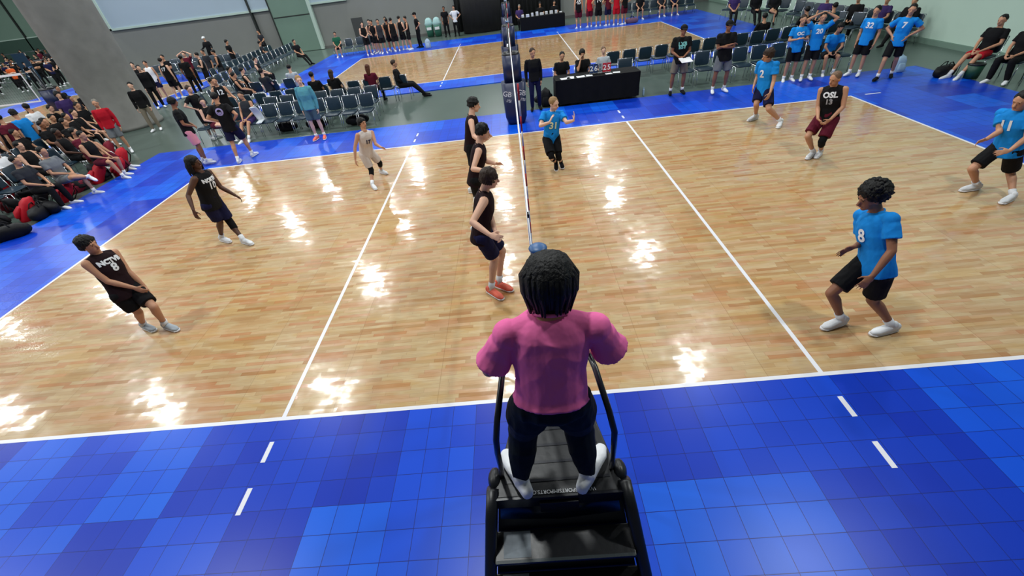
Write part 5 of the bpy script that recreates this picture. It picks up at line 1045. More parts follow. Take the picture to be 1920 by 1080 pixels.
 (-16.17, 12.18, -0.03, 175, 'stand', 'down', 'tee', 'w', 'pants', 'k', 'b', 'short', 'k', 'w', 1.78, 0.016, None, 'person in white shirt watching the left court', 'left hand crowd', {}),
 (-15.62, 12.19, -0.03, 0, 'sit', 'rest', 'tee', 'k', 'shorts', 'k', 'b', 'short', 'k', 'w', 1.78, 0.016, None, 'person in black with one leg out in the left crowd centre', 'left hand crowd', {'lean': 0.05}),
 (-14.33, 11.19, -0.03, 0, 'sitout', 'rest', 'tee', 'k', 'shorts', 'k', 'b', 'short', 'k', 'w', 1.78, 0.016, None, 'person in black leaning back with legs out in the left crowd', 'left hand crowd', {'lean': 0.05}),
 (-15.18, 12.59, -0.03, 0, 'sit', 'rest', 'tank', 'k', 'shorts', 'k', 'a', 'short', 'k', 'w', 1.78, 0.016, None, 'player in black bending over beside the red sweatshirt', 'left hand crowd', {'lean': 0.05}),
 (-16.28, 11.03, -0.03, 185, 'stand', 'down', 'tee', 'd', 'pants', 'k', 'b', 'short', 'k', 'w', 1.78, 0.016, None, 'person in dark grey at the edge of the left court wood', 'left hand crowd', {}),
 (-16.74, 14.06, -0.03, 330, 'stand', 'down', 'tee', 'v', 'pants', 'k', 'a', 'mop', 'k', 'w', 1.78, 0.016, None, 'person in dark purple with white print standing left of the column foot', 'left hand crowd', {}),
 (-18.28, 15.75, -0.03, 0, 'stand', 'down', 'tee', 'k', 'pants', 'k', 'b', 'short', 'k', 'w', 1.78, 0.016, None, 'person in black holding a flag cloth at the left court edge', 'left hand crowd', {}),
 (-14.4, 6.2, -0.03, 0, 'sit', 'front', 'tee', 'k', 'shorts', 'k', 'c', 'short', 'k', 'k', 1.78, 0.018, None, 'spectator in dark clothes seated in the packed left crowd', 'dark clothed spectators of the left crowd', {}),
 (-14.2, 7.6, -0.03, 0, 'sit', 'rest', 'tee', 'k', 'pants', 'k', 'c', 'short', 'k', 'k', 1.78, 0.018, None, 'spectator in dark clothes seated in the packed left crowd', 'dark clothed spectators of the left crowd', {}),
 (-14.42, 8.71, -0.03, 350, 'sit', 'front', 'tee', 'k', 'pants', 'k', 'b', 'short', 'k', 'k', 1.78, 0.018, None, 'spectator in dark clothes seated in the packed left crowd', 'dark clothed spectators of the left crowd', {}),
 (-15.27, 10.49, -0.03, 10, 'sit', 'rest', 'tee', 'k', 'shorts', 'k', 'b', 'short', 'k', 'k', 1.78, 0.018, None, 'spectator in dark clothes seated in the packed left crowd', 'dark clothed spectators of the left crowd', {}),
 (-15.38, 11.68, -0.03, 0, 'sit', 'front', 'tee', 'k', 'pants', 'k', 'b', 'short', 'k', 'k', 1.78, 0.018, None, 'spectator in dark clothes seated in the packed left crowd', 'dark clothed spectators of the left crowd', {}),
 (-16.59, 12.55, -0.03, 10, 'sit', 'front', 'tee', 'k', 'pants', 'k', 'b', 'short', 'k', 'k', 1.78, 0.018, None, 'spectator in dark clothes seated in the packed left crowd', 'dark clothed spectators of the left crowd', {}),
 (-16.2, 9.3, -0.03, 350, 'sit', 'front', 'tee', 'k', 'pants', 'k', 'b', 'short', 'k', 'k', 1.78, 0.018, None, 'spectator in dark clothes seated in the packed left crowd', 'dark clothed spectators of the left crowd', {}),
 (-17.3, 11.9, -0.03, 10, 'sit', 'front', 'tee', 'k', 'shorts', 'k', 'a', 'short', 'k', 'k', 1.78, 0.018, None, 'spectator in dark clothes seated in the packed left crowd', 'dark clothed spectators of the left crowd', {}),
 (-17.46, 13.46, -0.03, 10, 'sit', 'front', 'tee', 'k', 'shorts', 'k', 'c', 'short', 'k', 'k', 1.78, 0.018, None, 'spectator in dark clothes seated in the packed left crowd', 'dark clothed spectators of the left crowd', {}),
 (-17.76, 15.54, -0.03, 350, 'sit', 'front', 'tee', 'd', 'shorts', 'k', 'b', 'short', 'k', 'k', 1.78, 0.018, None, 'spectator in dark clothes seated in the packed left crowd', 'dark clothed spectators of the left crowd', {}),
 (-17.48, 16.6, -0.03, 0, 'sit', 'front', 'tee', 'k', 'pants', 'k', 'a', 'short', 'k', 'k', 1.78, 0.018, None, 'spectator in dark clothes seated in the packed left crowd', 'dark clothed spectators of the left crowd', {}),
 (-18.6, 17.0, -0.03, 0, 'sit', 'front', 'tee', 'k', 'shorts', 'k', 'b', 'short', 'k', 'k', 1.78, 0.018, None, 'spectator in dark clothes seated in the packed left crowd', 'dark clothed spectators of the left crowd', {}),
 (-39.32, 29.65, -0.03, 250, 'stand', 'front', 'tee', 'w', 'pants', 'k', 'b', 'short', 'k', 'w', 1.78, 0.045, None, 'tiny figure in white in the far left crowd', 'far left crowd', {}),
 (-38.44, 31.68, -0.03, 340, 'stand', 'cross', 'tee', 'o', 'pants', 'k', 'a', 'short', 'k', 'w', 1.78, 0.045, None, 'tiny figure in orange in the far left crowd', 'far left crowd', {}),
 (-46.25, 34.86, -0.03, 340, 'stand', 'front', 'tee', 'o', 'pants', 'k', 'a', 'short', 'k', 'w', 1.78, 0.045, None, 'tiny figure in orange in the far left crowd', 'far left crowd', {}),
 (-38.78, 36.83, -0.03, 270, 'stand', 'cross', 'tee', 'k', 'pants', 'k', 'a', 'short', 'k', 'w', 1.78, 0.045, None, 'tiny figure in black in the far left crowd', 'far left crowd', {}),
 (-57.95, 39.9, -0.03, 320, 'stand', 'cross', 'tee', 'm', 'pants', 'k', 'b', 'short', 'k', 'w', 1.78, 0.045, None, 'tiny figure in maroon in the far left crowd', 'far left crowd', {}),
 (-42.1, 42.05, -0.03, 250, 'stand', 'down', 'tee', 'w', 'pants', 'k', 'b', 'short', 'k', 'w', 1.78, 0.045, None, 'tiny figure in white in the far left crowd', 'far left crowd', {}),
 (-63.38, 44.62, -0.03, 300, 'sit', 'front', 'tee', 'k', 'pants', 'k', 'b', 'short', 'k', 'w', 1.78, 0.045, None, 'tiny figure in black in the far left crowd', 'far left crowd', {}),
 (-41.58, 46.33, -0.03, 250, 'stand', 'cross', 'tee', 'k', 'pants', 'k', 'b', 'short', 'k', 'w', 1.78, 0.045, None, 'tiny figure in black in the far left crowd', 'far left crowd', {}),
 (-38.97, 30.51, -0.03, 300, 'sit', 'front', 'tee', 'd', 'pants', 'k', 'a', 'short', 'k', 'w', 1.78, 0.045, None, 'tiny figure in grey in the far left crowd', 'far left crowd', {}),
 (-32.76, 31.46, -0.03, 340, 'stand', 'front', 'tee', 'k', 'pants', 'k', 'a', 'short', 'k', 'w', 1.78, 0.045, None, 'tiny figure in black in the far left crowd', 'far left crowd', {}),
 (-43.8, 34.55, -0.03, 270, 'stand', 'cross', 'tee', 'k', 'pants', 'k', 'c', 'short', 'k', 'w', 1.78, 0.045, None, 'tiny figure in black in the far left crowd', 'far left crowd', {}),
 (-39.47, 37.15, -0.03, 300, 'sit', 'front', 'tee', 'k', 'pants', 'k', 'c', 'short', 'k', 'w', 1.78, 0.045, None, 'tiny figure in black in the far left crowd', 'far left crowd', {}),
 (-45.61, 39.01, -0.03, 250, 'stand', 'front', 'tee', 'k', 'pants', 'k', 'b', 'short', 'k', 'w', 1.78, 0.045, None, 'tiny figure in black in the far left crowd', 'far left crowd', {}),
 (-44.22, 41.53, -0.03, 340, 'stand', 'front', 'tee', 'k', 'pants', 'k', 'c', 'short', 'k', 'w', 1.78, 0.045, None, 'tiny figure in black in the far left crowd', 'far left crowd', {}),
 (-44.12, 44.87, -0.03, 320, 'stand', 'down', 'tee', 'k', 'pants', 'k', 'c', 'short', 'k', 'w', 1.78, 0.045, None, 'tiny figure in black in the far left crowd', 'far left crowd', {}),
 (-59.93, 47.09, -0.03, 270, 'sit', 'front', 'tee', 'n', 'pants', 'k', 'a', 'short', 'k', 'w', 1.78, 0.045, None, 'tiny figure in navy in the far left crowd', 'far left crowd', {}),
 (-42.91, 29.93, -0.03, 300, 'sit', 'cross', 'tee', 'd', 'pants', 'k', 'c', 'short', 'k', 'w', 1.78, 0.045, None, 'tiny figure in grey in the far left crowd', 'far left crowd', {}),
 (-42.12, 32.3, -0.03, 250, 'stand', 'front', 'tee', 'n', 'pants', 'k', 'b', 'short', 'k', 'w', 1.78, 0.045, None, 'tiny figure in navy in the far left crowd', 'far left crowd', {}),
 (-40.4, 34.34, -0.03, 270, 'sit', 'front', 'tee', 'd', 'pants', 'k', 'a', 'short', 'k', 'w', 1.78, 0.045, None, 'tiny figure in grey in the far left crowd', 'far left crowd', {}),
 (-47.19, 36.89, -0.03, 320, 'stand', 'down', 'tee', 'o', 'pants', 'k', 'b', 'short', 'k', 'w', 1.78, 0.045, None, 'tiny figure in orange in the far left crowd', 'far left crowd', {}),
 (-47.16, 39.69, -0.03, 250, 'sit', 'front', 'tee', 'd', 'pants', 'k', 'a', 'short', 'k', 'w', 1.78, 0.045, None, 'tiny figure in grey in the far left crowd', 'far left crowd', {}),
 (-42.1, 41.48, -0.03, 320, 'stand', 'front', 'tee', 'd', 'pants', 'k', 'c', 'short', 'k', 'w', 1.78, 0.045, None, 'tiny figure in grey in the far left crowd', 'far left crowd', {}),
 (-54.79, 44.88, -0.03, 300, 'stand', 'cross', 'tee', 'k', 'pants', 'k', 'c', 'short', 'k', 'w', 1.78, 0.045, None, 'tiny figure in black in the far left crowd', 'far left crowd', {}),
 (-53.96, 46.92, -0.03, 270, 'stand', 'down', 'tee', 'k', 'pants', 'k', 'c', 'short', 'k', 'w', 1.78, 0.045, None, 'tiny figure in black in the far left crowd', 'far left crowd', {}),
 (-34.52, 30.06, -0.03, 300, 'stand', 'cross', 'tee', 'o', 'pants', 'k', 'a', 'short', 'k', 'w', 1.78, 0.045, None, 'tiny figure in orange in the far left crowd', 'far left crowd', {}),
 (-40.32, 32.27, -0.03, 320, 'sit', 'down', 'tee', 'k', 'pants', 'k', 'a', 'short', 'k', 'w', 1.78, 0.045, None, 'tiny figure in black in the far left crowd', 'far left crowd', {}),
 (-42.06, 34.96, -0.03, 320, 'sit', 'front', 'tee', 'k', 'pants', 'k', 'c', 'short', 'k', 'w', 1.78, 0.045, None, 'tiny figure in black in the far left crowd', 'far left crowd', {}),
 (-43.49, 37.36, -0.03, 270, 'stand', 'cross', 'tee', 'k', 'pants', 'k', 'c', 'short', 'k', 'w', 1.78, 0.045, None, 'tiny figure in black in the far left crowd', 'far left crowd', {}),
 (-52.1, 39.42, -0.03, 270, 'stand', 'front', 'tee', 'd', 'pants', 'k', 'b', 'short', 'k', 'w', 1.78, 0.045, None, 'tiny figure in grey in the far left crowd', 'far left crowd', {}),
 (-50.34, 42.43, -0.03, 340, 'stand', 'cross', 'tee', 'k', 'pants', 'k', 'b', 'short', 'k', 'w', 1.78, 0.045, None, 'tiny figure in black in the far left crowd', 'far left crowd', {}),
 (-43.79, 44.18, -0.03, 320, 'sit', 'down', 'tee', 'd', 'pants', 'k', 'b', 'short', 'k', 'w', 1.78, 0.045, None, 'tiny figure in grey in the far left crowd', 'far left crowd', {}),
 (-49.6, 46.0, -0.03, 270, 'sit', 'front', 'tee', 'd', 'pants', 'k', 'a', 'short', 'k', 'w', 1.78, 0.045, None, 'tiny figure in grey in the far left crowd', 'far left crowd', {}),
 (-36.44, 30.02, -0.03, 320, 'stand', 'front', 'tee', 'k', 'pants', 'k', 'a', 'short', 'k', 'w', 1.78, 0.045, None, 'tiny figure in black in the far left crowd', 'far left crowd', {}),
 (-41.48, 32.18, -0.03, 340, 'sit', 'cross', 'tee', 'k', 'pants', 'k', 'c', 'short', 'k', 'w', 1.78, 0.045, None, 'tiny figure in black in the far left crowd', 'far left crowd', {}),
 (-41.51, 34.61, -0.03, 320, 'stand', 'cross', 'tee', 'k', 'pants', 'k', 'b', 'short', 'k', 'w', 1.78, 0.045, None, 'tiny figure in black in the far left crowd', 'far left crowd', {}),
 (-36.85, 36.63, -0.03, 340, 'stand', 'cross', 'tee', 'k', 'pants', 'k', 'b', 'short', 'k', 'w', 1.78, 0.045, None, 'tiny figure in black in the far left crowd', 'far left crowd', {}),
 (-53.56, 39.2, -0.03, 340, 'stand', 'down', 'tee', 'w', 'pants', 'k', 'c', 'short', 'k', 'w', 1.78, 0.045, None, 'tiny figure in white in the far left crowd', 'far left crowd', {}),
 (-60.1, 42.15, -0.03, 320, 'sit', 'front', 'tee', 'k', 'pants', 'k', 'b', 'short', 'k', 'w', 1.78, 0.045, None, 'tiny figure in black in the far left crowd', 'far left crowd', {}),
 (-56.18, 44.88, -0.03, 270, 'sit', 'down', 'tee', 'd', 'pants', 'k', 'b', 'short', 'k', 'w', 1.78, 0.045, None, 'tiny figure in grey in the far left crowd', 'far left crowd', {}),
 (-68.14, 46.18, -0.03, 340, 'stand', 'down', 'tee', 'w', 'pants', 'k', 'b', 'short', 'k', 'w', 1.78, 0.045, None, 'tiny figure in white in the far left crowd', 'far left crowd', {}),
 (-40.02, 30.13, -0.03, 300, 'stand', 'cross', 'tee', 'm', 'pants', 'k', 'c', 'short', 'k', 'w', 1.78, 0.045, None, 'tiny figure in maroon in the far left crowd', 'far left crowd', {}),
 (-36.08, 32.62, -0.03, 300, 'sit', 'cross', 'tee', 'd', 'pants', 'k', 'b', 'short', 'k', 'w', 1.78, 0.045, None, 'tiny figure in grey in the far left crowd', 'far left crowd', {}),
 (-43.26, 34.75, -0.03, 250, 'sit', 'front', 'tee', 'd', 'pants', 'k', 'b', 'short', 'k', 'w', 1.78, 0.045, None, 'tiny figure in grey in the far left crowd', 'far left crowd', {}),
 (-43.15, 36.78, -0.03, 320, 'stand', 'front', 'tee', 'k', 'pants', 'k', 'b', 'short', 'k', 'w', 1.78, 0.045, None, 'tiny figure in black in the far left crowd', 'far left crowd', {}),
 (-45.23, 39.43, -0.03, 300, 'stand', 'down', 'tee', 'k', 'pants', 'k', 'c', 'short', 'k', 'w', 1.78, 0.045, None, 'tiny figure in black in the far left crowd', 'far left crowd', {}),
 (-62.57, 42.47, -0.03, 340, 'sit', 'down', 'tee', 'k', 'pants', 'k', 'b', 'short', 'k', 'w', 1.78, 0.045, None, 'tiny figure in black in the far left crowd', 'far left crowd', {}),
 (-56.65, 44.48, -0.03, 340, 'stand', 'front', 'tee', 'd', 'pants', 'k', 'b', 'short', 'k', 'w', 1.78, 0.045, None, 'tiny figure in grey in the far left crowd', 'far left crowd', {}),
 (-44.77, 46.07, -0.03, 300, 'sit', 'cross', 'tee', 'k', 'pants', 'k', 'a', 'short', 'k', 'w', 1.78, 0.045, None, 'tiny figure in black in the far left crowd', 'far left crowd', {}),
 (-33.22, 30.02, -0.03, 300, 'stand', 'cross', 'tee', 'k', 'pants', 'k', 'a', 'short', 'k', 'w', 1.78, 0.045, None, 'tiny figure in black in the far left crowd', 'far left crowd', {}),
 (-33.26, 31.72, -0.03, 320, 'stand', 'front', 'tee', 'w', 'pants', 'k', 'b', 'short', 'k', 'w', 1.78, 0.045, None, 'tiny figure in white in the far left crowd', 'far left crowd', {}),
 (-50.11, 34.71, -0.03, 270, 'stand', 'cross', 'tee', 'm', 'pants', 'k', 'a', 'short', 'k', 'w', 1.78, 0.045, None, 'tiny figure in maroon in the far left crowd', 'far left crowd', {}),
 (-46.28, 37.22, -0.03, 250, 'stand', 'front', 'tee', 'd', 'pants', 'k', 'b', 'short', 'k', 'w', 1.78, 0.045, None, 'tiny figure in grey in the far left crowd', 'far left crowd', {}),
 (-38.52, 39.48, -0.03, 300, 'sit', 'front', 'tee', 'k', 'pants', 'k', 'b', 'short', 'k', 'w', 1.78, 0.045, None, 'tiny figure in black in the far left crowd', 'far left crowd', {}),
 (-46.69, 42.36, -0.03, 270, 'sit', 'down', 'tee', 'd', 'pants', 'k', 'b', 'short', 'k', 'w', 1.78, 0.045, None, 'tiny figure in grey in the far left crowd', 'far left crowd', {}),
 (-40.92, 44.88, -0.03, 300, 'stand', 'front', 'tee', 'o', 'pants', 'k', 'a', 'short', 'k', 'w', 1.78, 0.045, None, 'tiny figure in orange in the far left crowd', 'far left crowd', {}),
 (-64.59, 46.85, -0.03, 300, 'stand', 'down', 'tee', 'k', 'pants', 'k', 'c', 'short', 'k', 'w', 1.78, 0.045, None, 'tiny figure in black in the far left crowd', 'far left crowd', {}),
 (-38.41, 30.41, -0.03, 250, 'stand', 'front', 'tee', 'n', 'pants', 'k', 'b', 'short', 'k', 'w', 1.78, 0.045, None, 'tiny figure in navy in the far left crowd', 'far left crowd', {}),
 (-45.13, 32.52, -0.03, 300, 'stand', 'front', 'tee', 'd', 'pants', 'k', 'b', 'short', 'k', 'w', 1.78, 0.045, None, 'tiny figure in grey in the far left crowd', 'far left crowd', {}),
 (-44.59, 34.31, -0.03, 340, 'stand', 'down', 'tee', 'd', 'pants', 'k', 'b', 'short', 'k', 'w', 1.78, 0.045, None, 'tiny figure in grey in the far left crowd', 'far left crowd', {}),
 (-51.5, 36.76, -0.03, 340, 'sit', 'front', 'tee', 'w', 'pants', 'k', 'b', 'short', 'k', 'w', 1.78, 0.045, None, 'tiny figure in white in the far left crowd', 'far left crowd', {}),
 (-39.07, 39.81, -0.03, 320, 'stand', 'down', 'tee', 'k', 'pants', 'k', 'b', 'short', 'k', 'w', 1.78, 0.045, None, 'tiny figure in black in the far left crowd', 'far left crowd', {}),
 (-61.95, 42.02, -0.03, 270, 'stand', 'down', 'tee', 'k', 'pants', 'k', 'c', 'short', 'k', 'w', 1.78, 0.045, None, 'tiny figure in black in the far left crowd', 'far left crowd', {}),
 (-61.52, 44.79, -0.03, 300, 'stand', 'front', 'tee', 'm', 'pants', 'k', 'a', 'short', 'k', 'w', 1.78, 0.045, None, 'tiny figure in maroon in the far left crowd', 'far left crowd', {}),
 (-57.82, 46.34, -0.03, 320, 'stand', 'down', 'tee', 'k', 'pants', 'k', 'a', 'short', 'k', 'w', 1.78, 0.045, None, 'tiny figure in black in the far left crowd', 'far left crowd', {}),
 (-39.51, 30.35, -0.03, 270, 'stand', 'down', 'tee', 'd', 'pants', 'k', 'a', 'short', 'k', 'w', 1.78, 0.045, None, 'tiny figure in grey in the far left crowd', 'far left crowd', {}),
 (-34.52, 31.98, -0.03, 300, 'stand', 'cross', 'tee', 'k', 'pants', 'k', 'b', 'short', 'k', 'w', 1.78, 0.045, None, 'tiny figure in black in the far left crowd', 'far left crowd', {}),
 (-45.0, 34.86, -0.03, 270, 'stand', 'front', 'tee', 'd', 'pants', 'k', 'c', 'short', 'k', 'w', 1.78, 0.045, None, 'tiny figure in grey in the far left crowd', 'far left crowd', {}),
 (-50.48, 37.47, -0.03, 340, 'sit', 'cross', 'tee', 'n', 'pants', 'k', 'b', 'short', 'k', 'w', 1.78, 0.045, None, 'tiny figure in navy in the far left crowd', 'far left crowd', {}),
 (-46.59, 39.7, -0.03, 300, 'stand', 'front', 'tee', 'k', 'pants', 'k', 'c', 'short', 'k', 'w', 1.78, 0.045, None, 'tiny figure in black in the far left crowd', 'far left crowd', {}),
 (-45.5, 42.43, -0.03, 250, 'stand', 'front', 'tee', 'o', 'pants', 'k', 'b', 'short', 'k', 'w', 1.78, 0.045, None, 'tiny figure in orange in the far left crowd', 'far left crowd', {}),
 (-45.8, 44.75, -0.03, 340, 'stand', 'down', 'tee', 'k', 'pants', 'k', 'c', 'short', 'k', 'w', 1.78, 0.045, None, 'tiny figure in black in the far left crowd', 'far left crowd', {}),
 (-49.11, 46.27, -0.03, 300, 'stand', 'cross', 'tee', 'w', 'pants', 'k', 'a', 'short', 'k', 'w', 1.78, 0.045, None, 'tiny figure in white in the far left crowd', 'far left crowd', {}),
 (-41.71, 30.44, -0.03, 270, 'stand', 'front', 'tee', 'd', 'pants', 'k', 'b', 'short', 'k', 'w', 1.78, 0.045, None, 'tiny figure in grey in the far left crowd', 'far left crowd', {}),
 (-45.59, 32.17, -0.03, 270, 'stand', 'cross', 'tee', 'd', 'pants', 'k', 'a', 'short', 'k', 'w', 1.78, 0.045, None, 'tiny figure in grey in the far left crowd', 'far left crowd', {}),
 (-50.58, 34.41, -0.03, 270, 'stand', 'down', 'tee', 'k', 'pants', 'k', 'a', 'short', 'k', 'w', 1.78, 0.045, None, 'tiny figure in black in the far left crowd', 'far left crowd', {}),
 (-41.82, 37.3, -0.03, 340, 'stand', 'front', 'tee', 'n', 'pants', 'k', 'a', 'short', 'k', 'w', 1.78, 0.045, None, 'tiny figure in navy in the far left crowd', 'far left crowd', {}),
 (-58.46, 39.66, -0.03, 270, 'stand', 'front', 'tee', 'm', 'pants', 'k', 'b', 'short', 'k', 'w', 1.78, 0.045, None, 'tiny figure in maroon in the far left crowd', 'far left crowd', {}),
 (-45.84, 41.53, -0.03, 340, 'sit', 'front', 'tee', 'k', 'pants', 'k', 'b', 'short', 'k', 'w', 1.78, 0.045, None, 'tiny figure in black in the far left crowd', 'far left crowd', {}),
 (-41.63, 44.76, -0.03, 300, 'stand', 'down', 'tee', 'k', 'pants', 'k', 'b', 'short', 'k', 'w', 1.78, 0.045, None, 'tiny figure in black in the far left crowd', 'far left crowd', {}),
 (-60.14, 46.57, -0.03, 250, 'stand', 'front', 'tee', 'n', 'pants', 'k', 'b', 'short', 'k', 'w', 1.78, 0.045, None, 'tiny figure in navy in the far left crowd', 'far left crowd', {}),
 (-38.71, 29.89, -0.03, 340, 'sit', 'cross', 'tee', 'd', 'pants', 'k', 'c', 'short', 'k', 'w', 1.78, 0.045, None, 'tiny figure in grey in the far left crowd', 'far left crowd', {}),
 (-44.81, 32.07, -0.03, 270, 'stand', 'front', 'tee', 'o', 'pants', 'k', 'b', 'short', 'k', 'w', 1.78, 0.045, None, 'tiny figure in orange in the far left crowd', 'far left crowd', {}),
 (-37.75, 34.22, -0.03, 300, 'stand', 'cross', 'tee', 'd', 'pants', 'k', 'c', 'short', 'k', 'w', 1.78, 0.045, None, 'tiny figure in grey in the far left crowd', 'far left crowd', {}),
 (-48.82, 36.86, -0.03, 300, 'sit', 'front', 'tee', 'k', 'pants', 'k', 'b', 'short', 'k', 'w', 1.78, 0.045, None, 'tiny figure in black in the far left crowd', 'far left crowd', {}),
 (-39.25, 39.02, -0.03, 320, 'stand', 'front', 'tee', 'k', 'pants', 'k', 'a', 'short', 'k', 'w', 1.78, 0.045, None, 'tiny figure in black in the far left crowd', 'far left crowd', {}),
 (-58.05, 42.45, -0.03, 250, 'stand', 'front', 'tee', 'o', 'pants', 'k', 'c', 'short', 'k', 'w', 1.78, 0.045, None, 'tiny figure in orange in the far left crowd', 'far left crowd', {}),
 (-49.33, 44.62, -0.03, 250, 'stand', 'front', 'tee', 'k', 'pants', 'k', 'c', 'short', 'k', 'w', 1.78, 0.045, None, 'tiny figure in black in the far left crowd', 'far left crowd', {}),
 (-62.4, 46.03, -0.03, 250, 'stand', 'down', 'tee', 'm', 'pants', 'k', 'b', 'short', 'k', 'w', 1.78, 0.045, None, 'tiny figure in maroon in the far left crowd', 'far left crowd', {}),
 (-38.06, 29.8, -0.03, 250, 'stand', 'down', 'tee', 'k', 'pants', 'k', 'b', 'short', 'k', 'w', 1.78, 0.045, None, 'tiny figure in black in the far left crowd', 'far left crowd', {}),
 (-36.31, 32.1, -0.03, 340, 'stand', 'down', 'tee', 'k', 'pants', 'k', 'c', 'short', 'k', 'w', 1.78, 0.045, None, 'tiny figure in black in the far left crowd', 'far left crowd', {}),
 (-47.31, 34.44, -0.03, 340, 'stand', 'front', 'tee', 'k', 'pants', 'k', 'b', 'short', 'k', 'w', 1.78, 0.045, None, 'tiny figure in black in the far left crowd', 'far left crowd', {}),
 (-40.06, 37.11, -0.03, 320, 'stand', 'cross', 'tee', 'm', 'pants', 'k', 'b', 'short', 'k', 'w', 1.78, 0.045, None, 'tiny figure in maroon in the far left crowd', 'far left crowd', {}),
 (-57.15, 39.73, -0.03, 340, 'stand', 'cross', 'tee', 'n', 'pants', 'k', 'b', 'short', 'k', 'w', 1.78, 0.045, None, 'tiny figure in navy in the far left crowd', 'far left crowd', {}),
 (-61.4, 42.11, -0.03, 340, 'stand', 'cross', 'tee', 'k', 'pants', 'k', 'b', 'short', 'k', 'w', 1.78, 0.045, None, 'tiny figure in black in the far left crowd', 'far left crowd', {}),
 (-61.52, 44.23, -0.03, 340, 'stand', 'front', 'tee', 'k', 'pants', 'k', 'b', 'short', 'k', 'w', 1.78, 0.045, None, 'tiny figure in black in the far left crowd', 'far left crowd', {}),
 (-45.32, 46.55, -0.03, 270, 'stand', 'cross', 'tee', 'n', 'pants', 'k', 'a', 'short', 'k', 'w', 1.78, 0.045, None, 'tiny figure in navy in the far left crowd', 'far left crowd', {}),
 (-31.94, 30.21, -0.03, 340, 'stand', 'front', 'tee', 'n', 'pants', 'k', 'b', 'short', 'k', 'w', 1.78, 0.045, None, 'tiny figure in navy in the far left crowd', 'far left crowd', {}),
 (-36.86, 32.12, -0.03, 320, 'stand', 'front', 'tee', 'n', 'pants', 'k', 'b', 'short', 'k', 'w', 1.78, 0.045, None, 'tiny figure in navy in the far left crowd', 'far left crowd', {}),
 (-46.68, 34.51, -0.03, 300, 'sit', 'front', 'tee', 'k', 'pants', 'k', 'a', 'short', 'k', 'w', 1.78, 0.045, None, 'tiny figure in black in the far left crowd', 'far left crowd', {}),
 (-45.05, 36.5, -0.03, 320, 'stand', 'front', 'tee', 'n', 'pants', 'k', 'c', 'short', 'k', 'w', 1.78, 0.045, None, 'tiny figure in navy in the far left crowd', 'far left crowd', {}),
 (-54.34, 39.68, -0.03, 270, 'sit', 'front', 'tee', 'o', 'pants', 'k', 'b', 'short', 'k', 'w', 1.78, 0.045, None, 'tiny figure in orange in the far left crowd', 'far left crowd', {}),
 (-43.64, 42.32, -0.03, 270, 'stand', 'down', 'tee', 'm', 'pants', 'k', 'a', 'short', 'k', 'w', 1.78, 0.045, None, 'tiny figure in maroon in the far left crowd', 'far left crowd', {}),
 (-54.07, 44.96, -0.03, 250, 'stand', 'down', 'tee', 'd', 'pants', 'k', 'b', 'short', 'k', 'w', 1.78, 0.045, None, 'tiny figure in grey in the far left crowd', 'far left crowd', {}),
 (-59.0, 46.67, -0.03, 340, 'stand', 'down', 'tee', 'd', 'pants', 'k', 'a', 'short', 'k', 'w', 1.78, 0.045, None, 'tiny figure in grey in the far left crowd', 'far left crowd', {}),
]:
    i = int(abs(x*100+y*37)) % 1000
    kw = dict(opts)
    at = (x, y, z)
    J = pose(kind, arms, H, hd, at, lean=kw.pop('lean', 0.0), seed=i, spread=kw.pop('spread', 0.12))
    fd = kw.pop('face', hd); tx = kw.pop('texts', ())
    txs = [(a, b, c, {'w': T_WHITE, 'g': T_GREY, 't': plain('teal_print', (120, 190, 186), 0.6), 'v': plain('lilac_print', (150, 140, 190), 0.6)}[d], e, 0) for (a, b, c, d, e) in tx]
    person(J, H=H, label=label, group=group, sk=sk, hair=hair, hc=hc, top=top, tc=tc, bot=bot, bc=bc, shoe=shoe, vox=vox, cap=cap, texts=txs,
           face=facev(fd, -0.15), long_hem=kind in ('stand', 'step', 'crouch'), root=V3((x, y, z)), **kw)

# ------------------------------------------------------------------ bags
def backpack(x, y, z, a, tilt, mat_c, label, group, sc=1.0):
    E = empty('backpack', (x, y, z), label, 'bag', group, R(a)); m_ = cloth(mat_c, 0.6)
    ti = Matrix.Rotation(R(tilt), 4, 'X')
    def tr(mb): mb.v = [tuple((ti @ Vector(p))*sc) for p in mb.v]; return mb
    m = MB(); m.loft([(0, 0, 0.03), (0, 0, 0.12), (0, 0.0, 0.36), (0, 0.02, 0.46), (0, 0.03, 0.5)], [0.15, 0.17, 0.165, 0.13, 0.07], [0.1, 0.12, 0.115, 0.09, 0.04], (1, 0, 0), 18, True, 3.2)
    tr(m).build('main_compartment', m_, E)
    m = MB(); m.loft([(0, -0.13, 0.06), (0, -0.14, 0.14), (0, -0.12, 0.27)], [0.11, 0.125, 0.1], [0.035, 0.05, 0.025], (1, 0, 0), 14, True, 3); tr(m).build('front_pocket', m_, E)
    for q in (-1, 1):
        m = MB(); m.loft([(q*0.06, 0.1, 0.46), (q*0.08, 0.19, 0.34), (q*0.09, 0.17, 0.16), (q*0.11, 0.1, 0.08)], [0.028]*4, [0.008]*4, (1, 0, 0), 8, False); tr(m).build('strap', cloth((18, 18, 22)), E)
    m = MB(); m.tube([(-0.04, 0.04, 0.5), (-0.02, 0.05, 0.55), (0.02, 0.05, 0.55), (0.04, 0.04, 0.5)], 0.008, 6); tr(m).build('handle', cloth((18, 18, 22)), E)
